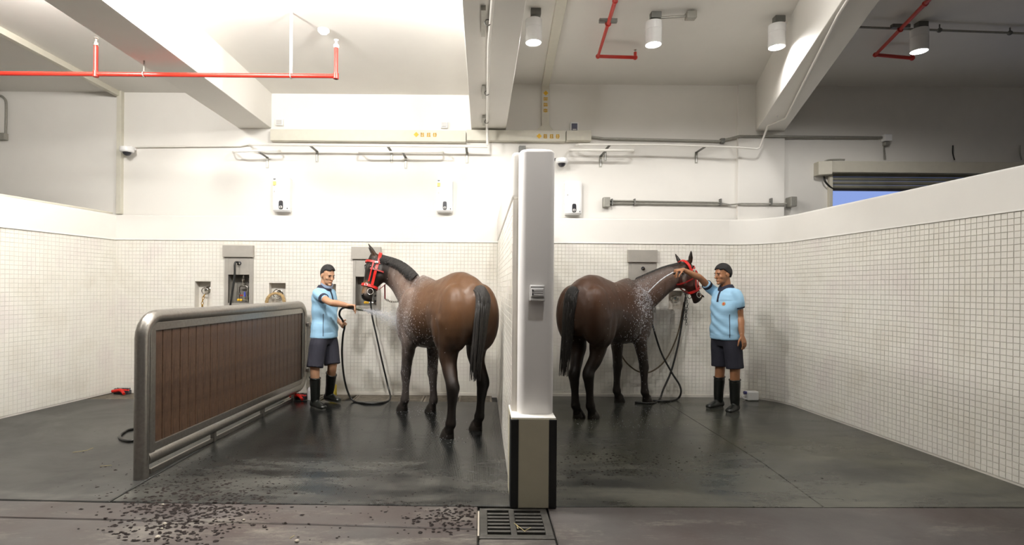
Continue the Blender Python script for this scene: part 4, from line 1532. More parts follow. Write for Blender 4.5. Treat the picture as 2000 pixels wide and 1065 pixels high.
def coat_mat(name, rough=0.33, film=0.0):
    m = NT(name)
    at_ = m.n('ShaderNodeAttribute', attribute_name='coat')
    vec = m.coords('Object')
    nz = m.noise(m.coords('Object', (1, 1, 0.6)), 16, 6, 0.65)
    fine = m.noise(m.coords('Object', (60, 60, 12)), 3.5, 6, 0.7)
    c = m.mix(m.math('MULTIPLY', nz, 0.35), at_.outputs['Color'], (0.02, 0.012, 0.008, 1))
    wet = m.n('ShaderNodeAttribute', attribute_name='wet')
    streak = m.ramp(m.noise(m.coords('Object', (7, 7, 1.8)), 3.0, 6, 0.62), [(0.34, (0, 0, 0)), (0.74, (1, 1, 1))])
    w = m.math('MULTIPLY', m.math('MULTIPLY', wet.outputs['Fac'], m.math('ADD', m.math('MULTIPLY', streak, 0.75), 0.35)), film)
    c = m.mix(w, c, srgb(176, 164, 158))        # foam and water film on the hair, its grey sheen put into the colour
    m.l(c, m.b.inputs['Base Color'])
    m.l(m.ramp(nz, [(0.3, (rough, rough, rough)), (0.7, (rough + .18, rough + .18, rough + .18))]), m.b.inputs['Roughness'])
    m.b.inputs['Coat Weight'].default_value = 0.07
    m.b.inputs['Coat Roughness'].default_value = 0.28
    m.b.inputs['Specular IOR Level'].default_value = 0.28
    m.l(m.bump(fine, 0.22, 0.004, m.bump(nz, 0.18, 0.01)), m.b.inputs['Normal'])
    return m.m


HAIR = NT('wet_black_horsehair')
_v = HAIR.coords('Object', (30, 30, 3))
HAIR.l(HAIR.ramp(HAIR.noise(_v, 4, 5), [(0.3, srgb(10, 9, 8)), (0.8, srgb(52, 47, 43))]), HAIR.b.inputs['Base Color'])
HAIR.set(Roughness=0.62)
HAIR.l(HAIR.bump(HAIR.noise(_v, 9, 4), 0.6, 0.01), HAIR.b.inputs['Normal'])
HAIR = HAIR.m
HOOF = plain('dark_wet_hoof', (38, 34, 31), 0.3, var=0.25, scale=20)
EYE = plain('dark_wet_eye', (12, 8, 6), 0.06, var=0.0)
STRAP_RED = plain('red_bridle_strap', (205, 38, 30), 0.42, var=0.12, scale=30)
DARK_RED = plain('dark_red_bridle_strap', (140, 28, 26), 0.45, var=0.12, scale=30)


def smooth01(a, b, x):
    t = np.clip((x - a) / (b - a), 0, 1)
    return t * t * (3 - 2 * t)


def make_horse(label, ctr, heading, hooves, poll, muzzle, face, tone, film, mane_side, tail, scale=1.0, neck_mid=None, neck_h=(.34, .29, .20, .135), head_tone=(27, 20, 16), cheek=None, mane_len=(.05, .095), mane_from=.50, ear=(.13, .03, .15)):
    """ctr, hooves, poll, muzzle: world. hooves LH, RH, LF, RF. face: world direction the forehead looks"""
    h = math.radians(heading)
    M = Matrix.Translation(ctr) @ Matrix.Rotation(h, 4, 'Z')
    Mi = M.inverted()
    loc = lambda p: Mi @ Vector(p)
    root = thing('horse', label, 'horse', ctr)
    mb = MB()
    S, U = Vector((0, 1, 0)), Vector((0, 0, 1))
    #            x     top   bottom width pinch expo
    T = [(-0.89, 1.30, 1.13, .07, .0, 2.0), (-0.855, 1.40, 1.02, .165, .10, 2.0), (-0.78, 1.505, .95, .235, .20, 2.05), (-0.66, 1.585, .90, .280, .24, 2.05),
         (-0.50, 1.630, .89, .298, .25, 2.1), (-0.36, 1.628, .895, .290, .26, 2.1), (-0.20, 1.595, .88, .268, .20, 2.05), (-0.02, 1.555, .845, .272, .12, 2.1),
         (0.16, 1.545, .80, .280, .15, 2.15), (0.32, 1.590, .775, .272, .38, 2.1), (0.44, 1.615, .775, .258, .50, 2.05), (0.56, 1.560, .80, .240, .42, 2.05),
         (0.70, 1.460, .865, .205, .30, 2.0), (0.80, 1.36, .95, .160, .2, 2.0), (0.87, 1.25, 1.04, .095, .0, 2.0)]
    secs = []
    for x, zt, zb, w, pin, ex in T:
        zc = zb + (zt - zb) * 0.46
        secs.append((Vector((x, 0, zc)), S, U, w, zt - zc, zc - zb, pin, ex))
    loft(mb, secs, 28)
    # breast muscles, shoulders, haunches
    for s in (1, -1):
        mb.ellipsoid((0.74, s * .10, 1.10), (.155, 0, 0), (0, .10, 0), (0, 0, .20), 16, 10)
        mb.ellipsoid((0.50, s * .165, 1.13), (.20, 0, .06), (0, .105, 0), (-.10, 0, .33), 16, 10)
        mb.ellipsoid((-0.62, s * .155, 1.17), (.235, 0, 0), (0, .150, 0), (0, 0, .34), 20, 12)
        mb.ellipsoid((-0.45, s * .20, 1.08), (.16, 0, 0), (0, .10, 0), (.03, 0, .27), 16, 10)
    mb.ellipsoid((-0.87, 0, 1.385), (.05, 0, 0), (0, .05, 0), (0, 0, .08), 12, 8)
    # legs
    hv = [loc(p) for p in hooves]
    for i, hp in enumerate(hv):
        hind = i < 2
        s = 1 if i % 2 == 0 else -1
        hx, hy = hp.x, hp.y
        if hind:
            ref = -0.60
            d = hx - ref
            ey = s * .155
            J = [((-0.60 + d * .05, s * .165, 1.16), .150, .225), ((-0.56 + d * .16, s * .165, .98), .125, .185), ((-0.52 + d * .3, ey * .65 + hy * .35, .82), .092, .125), ((-0.56 + d * .5, ey * .45 + hy * .55, .68), .066, .082),
                 ((-0.645 + d * .72, hy, .555), .052, .062), ((-0.665 + d * .8, hy, .50), .053, .066), ((-0.655 + d * .85, hy, .42), .042, .050), ((-0.64 + d * .92, hy, .30), .034, .038),
                 ((-0.63 + d * .97, hy, .20), .036, .041), ((-0.622 + d, hy, .152), .045, .050), ((-0.595 + d, hy, .10), .036, .038), ((-0.575 + d, hy, .065), .046, .052)]
            mb.ellipsoid((-0.705 + d * .8, hy, .545), (.022, 0, 0), (0, .022, 0), (0, 0, .05), 8, 6)      # point of hock
        else:
            ref = 0.58
            d = hx - ref
            ey = s * .15
            J = [((0.50, s * .155, 1.00), .105, .16), ((0.47 + d * .12, s * .155, .87), .090, .125), ((0.49 + d * .3, ey * .6 + hy * .4, .74), .072, .088), ((0.515 + d * .5, ey * .35 + hy * .65, .62), .056, .064),
                 ((0.535 + d * .65, hy, .515), .050, .053), ((0.54 + d * .70, hy, .465), .052, .054), ((0.535 + d * .76, hy, .40), .041, .043), ((0.535 + d * .84, hy, .29), .034, .037),
                 ((0.535 + d * .93, hy, .20), .036, .041), ((0.542 + d * .97, hy, .152), .045, .050), ((0.572 + d, hy, .10), .036, .038), ((0.595 + d, hy, .065), .046, .052)]
        fat = lambda z: 1.0 + .27 * (1 - min(1, max(0, (z - .45) / .4)))
        limb(mb, [(Vector(p), a * fat(p[2]), b * fat(p[2])) for p, a, b in J], 14, (0, 1, 0), 4)
        hf = MB()
        cx_ = J[-1][0][0] + .008
        rs = []
        for z, r, ox in ((.0, .075, .024), (.01, .076, .022), (.05, .067, .010), (.08, .058, 0), (.092, .048, -.002)):
            rs.append([(cx_ + ox + r * 1.05 * math.cos(q), hy + r * .92 * math.sin(q), z) for q in np.linspace(0, 2 * PI, 18, endpoint=False)])
        hf.rings(rs)
        xform(hf, M)
        hf.build('hoof', HOOF, root, smooth=True)
    # neck
    pl, mz = loc(poll), loc(muzzle)
    fw = (Mi.to_3x3() @ Vector(face)).normalized()
    ax = (mz - pl).normalized()
    nf = (fw - ax * fw.dot(ax)).normalized()
    sd = ax.cross(nf).normalized()
    base_c = Vector((0.52, 0, 1.26))
    n1 = Vector((0.72, 0, 1.36))
    jaw = pl + ax * 0.13 - nf * 0.05
    nm = loc(neck_mid) if neck_mid is not None else n1.lerp(pl, .5) + Vector((0, 0, .05))
    npath = spline([Vector((0.44, 0, 1.20)), base_c + (n1 - base_c) * .45, nm, pl - Vector((0, 0, .07)) + ax * .01], 5)
    K = len(npath)
    hh = np.interp(np.linspace(0, 1, K), [0, .3, .65, 1], neck_h).tolist()
    ww = np.interp(np.linspace(0, 1, K), [0, .3, .65, 1], [.19, .145, .098, .078]).tolist()
    nsec, crest = [], []
    for i in range(K):
        t = (npath[min(i + 1, K - 1)] - npath[max(i - 1, 0)]).normalized()
        s_ = U.cross(t).normalized()
        u_ = t.cross(s_).normalized()
        nsec.append((npath[i], s_, u_, ww[i], hh[i], hh[i], .45, 2.0))
        crest.append((npath[i] + u_ * hh[i] * .97, s_, u_, ww[i]))
    loft(mb, nsec, 20)
    # head
    L = (mz - pl).length
    k = L / 0.60
    H = [(-.055, .03, .05, .045, .05), (-.02, .02, .085, .085, .074), (.05, .012, .100, .110, .090), (.13, .004, .108, .128, .100), (.20, .0, .104, .140, .098),
         (.27, -.002, .094, .130, .086), (.34, .0, .082, .100, .068), (.42, .004, .070, .074, .056), (.50, .006, .062, .064, .052), (.56, .004, .060, .066, .057), (.60, -.002, .052, .062, .054), (.635, -.012, .030, .042, .036)]
    H = [(t, o, f * 1.25, b * 1.38, w * 1.12) for t, o, f, b, w in H]
    hs = [(pl + ax * t * k + nf * o, sd, nf, w * k ** .5, f * k ** .5, b * k ** .5, .22, 2.2) for t, o, f, b, w in H]
    loft(mb, hs, 24)
    hp = lambda t, o, s: pl + ax * t * k + nf * o + sd * s
    for s in (1, -1):
        mb.ellipsoid(hp(.17, .06, s * .088), ax * .05, sd * .022, nf * .035, 12, 8)            # brow
        mb.ellipsoid(hp(.20, -.09, s * .066), ax * .11, sd * .04, nf * .105, 12, 8)            # cheek
        mb.ellipsoid(hp(.565, .035, s * .045), ax * .035, sd * .020, nf * .026, 10, 6)          # nostril
        mb.ellipsoid(hp(.36, .03, s * .045), ax * .13, sd * .012, nf * .012, 10, 6)
    mb.ellipsoid(hp(.61, -.06, 0), ax * .025, sd * .036, nf * .034, 10, 6)
    # ears: tapering cupped leaves
    for s in (1, -1):
        b0 = hp(-.02, .05, s * (.058 if ear[1] < .05 else .078))
        tip = b0 - ax * ear[0] + sd * s * ear[1] + nf * ear[2]
        e_ = [(b0, .024, .030), (b0.lerp(tip, .35), .026, .034), (b0.lerp(tip, .7), .014, .024), (tip, .004, .006)]
        limb(mb, e_, 10, nf, 3)
    xform(mb, M)
    me = fuse(mb, 'horse_body', 0.0125, 14, 0.55)
    # coat colour per vertex
    n = len(me.vertices)
    co = np.empty(n * 3)
    me.vertices.foreach_get('co', co)
    co = co.reshape(-1, 3)
    R3 = np.array(Mi)[:3, :3]
    T3 = np.array(Mi)[:3, 3]
    lc = co @ R3.T + T3
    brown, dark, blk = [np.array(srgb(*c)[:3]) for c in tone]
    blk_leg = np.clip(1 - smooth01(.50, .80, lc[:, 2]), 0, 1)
    under = np.clip(1 - smooth01(.80, 1.42, lc[:, 2]), 0, 1) * .95  # shade of the lower body under top light, put into the coat colour
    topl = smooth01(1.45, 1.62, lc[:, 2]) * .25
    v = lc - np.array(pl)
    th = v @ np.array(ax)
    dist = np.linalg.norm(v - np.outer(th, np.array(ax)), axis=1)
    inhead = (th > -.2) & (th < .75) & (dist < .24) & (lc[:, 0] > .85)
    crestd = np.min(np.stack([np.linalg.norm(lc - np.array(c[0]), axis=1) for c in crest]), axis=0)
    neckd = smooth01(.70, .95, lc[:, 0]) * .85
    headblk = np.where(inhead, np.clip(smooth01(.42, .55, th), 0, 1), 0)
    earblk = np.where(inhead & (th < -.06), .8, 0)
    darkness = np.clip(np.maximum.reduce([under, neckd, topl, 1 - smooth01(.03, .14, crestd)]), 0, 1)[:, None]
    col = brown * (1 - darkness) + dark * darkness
    hm_ = np.where(inhead, smooth01(-.02, .06, th), 0)[:, None]
    col = col * (1 - hm_) + np.array(srgb(*head_tone)[:3]) * hm_
    if cheek:
        ck = np.where(inhead, np.exp(-((th - .26) / .12) ** 2) * smooth01(.10, -.03, v @ np.array(nf)), 0)[:, None]
        col = col * (1 - ck) + np.array(srgb(*cheek)[:3]) * ck
    bb = np.clip(np.maximum.reduce([blk_leg, headblk * .8, earblk]), 0, 1)[:, None]
    col = col * (1 - bb) + blk * bb
    tan = np.where(inhead, smooth01(.30, .36, th) * (1 - smooth01(.46, .52, th)) * smooth01(-.02, .05, v @ np.array(nf)), 0)[:, None] * .7
    col = col * (1 - tan) + np.array(srgb(126, 92, 58)[:3]) * tan
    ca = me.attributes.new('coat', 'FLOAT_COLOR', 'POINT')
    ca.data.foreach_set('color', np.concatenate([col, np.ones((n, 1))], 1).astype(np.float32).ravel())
    wt = me.attributes.new('wet', 'FLOAT', 'POINT')
    wetv = smooth01(.02, .40, lc[:, 0]) * (1 - smooth01(.80, 1.05, lc[:, 0]) * .8)
    wetv *= .35 + .65 * smooth01(.35, 1.0, lc[:, 2])
    wetv = np.where(inhead, 0, wetv)
    wt.data.foreach_set('value', wetv.astype(np.float32))
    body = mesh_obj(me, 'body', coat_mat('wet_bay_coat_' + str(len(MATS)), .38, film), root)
    W3 = M.to_3x3()
    # eyes and nostrils
    for s in (1, -1):
        p = M @ hp(.165, .050, s * .107)
        m = MB().ellipsoid(p, W3 @ (ax * .021), W3 @ (sd * .014), W3 @ (nf * .017), 12, 8)
        m.build('eye', EYE, root, smooth=True, angle=180)
        p = M @ hp(.578, .042, s * .062)
        MB().ellipsoid(p, W3 @ (ax * .022 + nf * .008), W3 @ (sd * .008), W3 @ (nf * .011), 10, 6).build('nostril', EYE, root, smooth=True, angle=180)
    # mane: wet locks along the crest, lying over one side
    rnd = random.Random(5)
    mm = MB()
    NL = 260
    for i in range(NL):
        t = (mane_from + (.995 - mane_from) * i / (NL - 1)) * (K - 1)
        j = min(int(t), K - 2)
        f = t - j
        c = crest[j][0].lerp(crest[j + 1][0], f)
        s_ = crest[j][1] * mane_side
        u_ = crest[j][2]
        al = (crest[j + 1][0] - crest[j][0]).normalized()
        wv = crest[j][3]
        ln = rnd.uniform(*mane_len) * (.7 if i < 25 else 1)
        r = rnd.uniform(.005, .009)
        a = c - s_ * wv * .10 - u_ * .012
        b = c + u_ * .010 + s_ * wv * .14 + al * rnd.uniform(-.01, .01)
        d = c + s_ * (wv * .62 + .010) - u_ * (ln * .42) - al * rnd.uniform(.0, .03)
        e = c + s_ * (wv * .92 + .010) - u_ * (ln * 1.0) - al * rnd.uniform(.0, .06)
        pts = spline([a, b, d, e], 4)
        rr = [r * (1.0 - .7 * (q / (len(pts) - 1)) ** 2) for q in range(len(pts))]
        mm.tube(pts, rr, 6)
    # forelock
    for i in range(10):
        a = hp(-.03, .05, rnd.uniform(-.03, .03))
        b = hp(-.035, .10, rnd.uniform(-.03, .03))
        d = hp(.06, .118, rnd.uniform(-.035, .035))
        pts = spline([a, b, d], 4)
        mm.tube(pts, [.013 * (1 - .7 * q / (len(pts) - 1)) for q in range(len(pts))], 6)
    xform(mm, M)
    mo = mm.build('mane', HAIR, root, smooth=True, angle=180)
    # tail: dock and long wet strands
    tm_ = MB()
    tp = [Vector(p) for p in tail]
    core = spline(tp, 6)
    nn = len(core)
    tw = np.interp(np.linspace(0, 1, nn), [0, .1, .35, .6, .85, 1], [.040, .055, .062, .050, .026, .006])
    tm_.tube(core, [float(q) for q in tw], 12)
    for i in range(150):
        a = rnd.uniform(0, 2 * PI)
        q0 = rnd.uniform(0, .45)
        q1 = min(1.0, rnd.uniform(.75, 1.08))
        pts, rr = [], []
        for q in np.linspace(q0, q1, 9):
            j = min(int(q * (nn - 1)), nn - 2)
            c = core[j].lerp(core[j + 1], q * (nn - 1) - j)
            wv = float(np.interp(q, [0, .1, .35, .6, .85, 1], [.036, .052, .060, .056, .050, .046]))
            pts.append(c + Vector((wv * math.cos(a + q * .8) * 1.0, wv * math.sin(a + q * .8) * 1.15, rnd.uniform(-.004, .004))))
            rr.append(.0055 * (1.05 - (q - q0) / (q1 - q0)) + .0009)
        tm_.tube(pts, rr, 6)
    xform(tm_, M)
    tm_.build('tail', HAIR, root, smooth=True, angle=180)
    info = dict(M=M, hp=lambda t, o, s: M @ hp(t, o, s), ax=W3 @ ax, nf=W3 @ nf, sd=W3 @ sd, k=k, root=root, H=H, body=body, crest=crest)
    return info


def head_ring(I, t, grow=.006, q0=0.0, q1=2 * PI, n=28):
    """points around the head at distance t from the poll, and their outward directions"""
    ts = [h[0] for h in I['H']]
    o, f, b, w = [float(np.interp(t, ts, [h[j] for h in I['H']])) for j in (1, 2, 3, 4)]
    g = I['k'] ** .5
    out = []
    for q in np.linspace(q0, q1, n):
        c, s = math.cos(q), math.sin(q)
        ww = w * g * (1 - .22 * max(0, s))
        c2 = math.copysign(abs(c) ** (2 / 2.2), c)
        s2 = math.copysign(abs(s) ** (2 / 2.2), s)
        p = I['hp'](t, o, 0) + I['sd'] * c2 * (ww + grow) + I['nf'] * s2 * ((f if s > 0 else b) * g + grow)
        d = (I['sd'] * c + I['nf'] * s).normalized()
        out.append((p, d))
    return out


def ribbon(pts, half_w, thick, name, mat, parent, closed=False):
    """pts: (point, outward); flat strap"""
    m = MB()
    rs = []
    n = len(pts)
    for i, (p, d) in enumerate(pts):
        if closed:
            t = pts[(i + 1) % n][0] - pts[i - 1][0]
        else:
            t = pts[min(i + 1, n - 1)][0] - pts[max(i - 1, 0)][0]
        t.normalize()
        d = (d - t * d.dot(t)).normalized()
        w = t.cross(d).normalized() * half_w
        rs.append([p - w, p + w, p + w + d * thick, p - w + d * thick])
    if closed:
        rs.append(rs[0])
    m.rings(rs, cap=not closed)
    return m.build(name, mat, parent, smooth=True, angle=40)


def make_bridle(I, label, side):
    """red in-hand bridle; side = +1 or -1, the side of the head in view"""
    t = thing('bridle', label, 'bridle', I['hp'](0, 0, 0), 'red bridles')
    sn = head_ring(I, .425, .012)
    ribbon(sn[:-1], .016, .006, 'noseband', STRAP_RED, t, closed=True)
    ribbon(head_ring(I, .09, .012, 0, PI, 18), .013, .006, 'browband', STRAP_RED, t)
    cr = []
    for q in np.linspace(-.35, PI + .35, 20):
        cr.append((I['hp'](-.005 + .06 * (1 - abs(math.sin(max(0, min(PI, q))))), -.02, 0) + I['sd'] * math.cos(q) * .102 + I['nf'] * (math.sin(q) * .02) - I['ax'] * (math.sin(q) * .072) if 0 < q < PI else
                   I['hp'](.10, -.03, 0) + I['sd'] * math.copysign(.104, math.cos(q)), (I['sd'] * math.cos(q) - I['ax'] * math.sin(q)).normalized()))
    ribbon(cr, .019, .007, 'crownpiece', STRAP_RED, t)
    for s in (1, -1):
        pts = []
        ts = [h[0] for h in I['H']]
        for tt in np.linspace(.07, .415, 9):
            w = float(np.interp(tt, ts, [h[4] for h in I['H']])) * I['k'] ** .5
            bul = .016 * math.exp(-((tt - .2) / .09) ** 2)
            off = -.01 - .05 * tt
            pts.append((I['hp'](tt, off, s * (w + .014 + bul)), I['sd'] * s))
        ribbon(pts, .016, .006, 'cheekpiece', STRAP_RED, t)
        pts2 = [(p + I['nf'] * .052 + I['sd'] * s * (-.002), d) for p, d in pts[1:8]]
        ribbon(pts2, .008, .005, 'side_strap', STRAP_RED, t)
        for tt, rr in ((.10, .020), (.19, .018)):
            w = float(np.interp(tt, ts, [h[4] for h in I['H']])) * I['k'] ** .5
            c = I['hp'](tt, -.005, s * (w + .036))
            if tt == .10:
                MB().lathe(c, I['sd'] * s, [(0, .022), (.006, .020), (.008, .012)], 14).build('rosette', CHROME, t, smooth=True)
            else:
                MB().tube(ring_pts(c, rr, I['ax'], I['nf'], 14), .004, 6, closed=True).build('buckle', CHROME, t, smooth=True, angle=180)
        c = I['hp'](.505, -.035, s * .074)
        MB().tube(ring_pts(c, .036, I['ax'], I['nf'], 20), .0048, 7, closed=True).build('bit_ring', CHROME, t, smooth=True, angle=180)
        c = I['hp'](.425, .04, s * .076)
        MB().tube(ring_pts(c, .017, I['ax'], I['nf'], 12), .004, 6, closed=True).build('noseband_buckle', CHROME, t, smooth=True, angle=180)
    # throat lash and jaw strap
    tl_ = [(p, d) for p, d in head_ring(I, .20, .034, -PI - .3, .3, 20)]
    ribbon(tl_, .009, .005, 'throat_lash', DARK_RED, t)
    js = [(I['hp'](.43, -.115, 0), -I['nf']), (I['hp'](.36, -.155, 0), -I['nf']), (I['hp'](.28, -.205, 0), -I['nf'])]
    ribbon(js, .012, .006, 'jaw_strap', DARK_RED, t)
    return t


# ---- the lighter horse, left of the divider
LHv = [floor_at(878, 857), floor_at(934, 841), floor_at(788, 804), floor_at(844, 806)]
hm = (LHv[0] + LHv[1]) / 2
fm = (LHv[2] + LHv[3]) / 2
dv = fm - hm
hd = math.degrees(math.atan2(dv.y, dv.x))
ctr = (hm + fm) / 2
ctr.z = 0
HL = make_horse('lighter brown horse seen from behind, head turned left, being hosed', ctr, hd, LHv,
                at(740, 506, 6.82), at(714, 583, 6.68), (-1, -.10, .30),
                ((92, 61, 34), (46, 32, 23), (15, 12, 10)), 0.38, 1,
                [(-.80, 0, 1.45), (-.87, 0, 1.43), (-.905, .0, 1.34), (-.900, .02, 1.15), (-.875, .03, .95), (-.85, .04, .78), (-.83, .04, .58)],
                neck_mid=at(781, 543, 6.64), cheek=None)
BL = make_bridle(HL, 'red bridle with steel rings on the lighter horse', 1)
cp_ = [HL['hp'](.33, -.17, 0), at(752, 584, 6.85), at(758, 590, 6.9), at(770, 590, 7.0), at(782, 588, 7.1)]
chain([cp_[1], at(762, 589, 6.95), at(772, 590, 7.02), at(784, 588, 7.12)], CHROME, 'lead_chain', BL, .045, .005, .013)
ribbon([(cp_[0], Vector((0, -1, 0))), (cp_[0].lerp(cp_[1], .5), Vector((0, -1, 0))), (cp_[1], Vector((0, -1, 0)))], .008, .005, 'lead_strap', DARK_RED, BL)

# ---- the darker horse, right of the divider
RHv = [floor_at(1126, 817), floor_at(1155, 819), floor_at(1207, 785), floor_at(1262, 788)]
hm = (RHv[0] + RHv[1]) / 2
fm = (RHv[2] + RHv[3]) / 2
dv = fm - hm
hd = math.degrees(math.atan2(dv.y, dv.x))
ctr = (hm + fm) / 2
ctr.z = 0
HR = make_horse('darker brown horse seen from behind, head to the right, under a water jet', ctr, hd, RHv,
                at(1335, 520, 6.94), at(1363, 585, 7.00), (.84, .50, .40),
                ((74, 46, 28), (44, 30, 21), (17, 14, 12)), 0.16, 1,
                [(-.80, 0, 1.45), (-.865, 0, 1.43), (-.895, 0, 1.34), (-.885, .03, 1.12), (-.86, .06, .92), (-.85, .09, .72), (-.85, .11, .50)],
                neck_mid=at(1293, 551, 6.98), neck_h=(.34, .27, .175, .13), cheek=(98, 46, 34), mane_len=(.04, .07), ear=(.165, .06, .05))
BR = make_bridle(HR, 'red bridle with steel rings on the darker horse', -1)
# ------------------------------------------------------------------ people
from mathutils.bvhtree import BVHTree


def skin_mat(name, rgb, lip=(150, 92, 84)):
    m = NT(name)
    vec = m.coords('Object')
    c = srgb(*rgb)
    nz = m.noise(vec, 18, 4)
    m.l(m.ramp(nz, [(0.3, tuple(x * .86 for x in c[:3]) + (1,)), (0.7, c)]), m.b.inputs['Base Color'])
    m.set(Roughness=0.5)
    m.b.inputs['Subsurface Weight'].default_value = 0.08
    m.b.inputs['Subsurface Radius'].default_value = (0.02, 0.008, 0.004)
    return m.m


def cloth_mat(name, rgb, wrinkle=0.5, rough=0.85, var=0.08):
    m = NT(name)
    vec = m.coords('Object', (1, 1, 2.2))
    c = srgb(*rgb)
    nz = m.noise(vec, 4.0, 2, 0.5, 0.2)
    m.l(m.ramp(nz, [(0.3, tuple(x * (1 - var) for x in c[:3]) + (1,)), (0.7, c)]), m.b.inputs['Base Color'])
    m.set(Roughness=rough)
    m.l(m.bump(nz, wrinkle, 0.03), m.b.inputs['Normal'])
    return m.m


SHIRT = cloth_mat('light_blue_polo_cloth', (158, 202, 232), 0.35)
NAVY = cloth_mat('navy_cloth', (30, 30, 42), 0.25)
NAVY_TRIM = cloth_mat('navy_trim', (34, 36, 54), 0.15)
BOOT = plain('black_rubber_boot', (24, 26, 24), 0.28, var=0.25, scale=8)
SOLE = plain('boot_sole', (70, 70, 66), 0.4)
HAIR_M = plain('short_black_hair', (24, 22, 22), 0.6, var=0.4, scale=90, bump=0.8)
MASK_M = cloth_mat('pale_blue_face_mask', (150, 165, 190), 0.3)
BADGE = plain('gold_badge', (172, 140, 92), 0.5)


def dirv(a):
    return Vector((math.cos(math.radians(a)), math.sin(math.radians(a)), 0))


def hand(mb, wrist, d, pn, thumb, curl, spread=0.12, s=1.0):
    """palm and five fingers. d along the hand, pn out of the palm, thumb = side of the thumb"""
    d = Vector(d).normalized()
    pn = Vector(pn)
    pn = (pn - d * pn.dot(d)).normalized()
    th = Vector(thumb)
    th = (th - d * th.dot(d) - pn * th.dot(pn)).normalized()
    pl = .088 * s
    loft(mb, [(wrist - d * .02, th, pn, .027 * s, .019 * s, .019 * s), (wrist + d * .02 * s, th, pn, .031 * s, .018 * s, .018 * s), (wrist + d * pl * .6, th, pn, .041 * s, .016 * s, .016 * s),
              (wrist + d * pl, th, pn, .041 * s, .014 * s, .014 * s), (wrist + d * (pl + .008), th, pn, .034 * s, .008 * s, .008 * s)], 14)
    for i, L in enumerate((.068, .078, .073, .058)):
        off = (1.5 - i) * .0205 * s
        p = wrist + d * (pl - .012) + th * off
        dd = (d + th * (1.5 - i) * spread * .5).normalized()
        pts = [(p, .0085 * s, .0085 * s)]
        for j, seg in enumerate((.45, .32, .26)):
            ang = math.radians(curl * (1.0 if j else .75))
            dd = (dd * math.cos(ang) + pn * math.sin(ang)).normalized()
            p = p + dd * L * seg * 1.12 * s
            pts.append((p, .0082 * s - j * .0006, .0082 * s - j * .0006))
        limb(mb, pts, 8, th, 3)
    p = wrist + d * .025 * s + th * .028 * s + pn * .006
    dd = (d * .62 + th * .70 + pn * .25).normalized()
    pts = [(p, .013 * s, .013 * s)]
    p2 = p + dd * .04 * s
    dd2 = (d * .85 + th * .15 + pn * (.25 + curl / 120)).normalized()
    p3 = p2 + dd2 * .032 * s
    p4 = p3 + (dd2 + pn * curl / 200).normalized() * .026 * s
    pts += [(p2, .0105 * s, .0105 * s), (p3, .0095 * s, .0095 * s), (p4, .008 * s, .008 * s)]
    limb(mb, pts, 8, pn, 3)


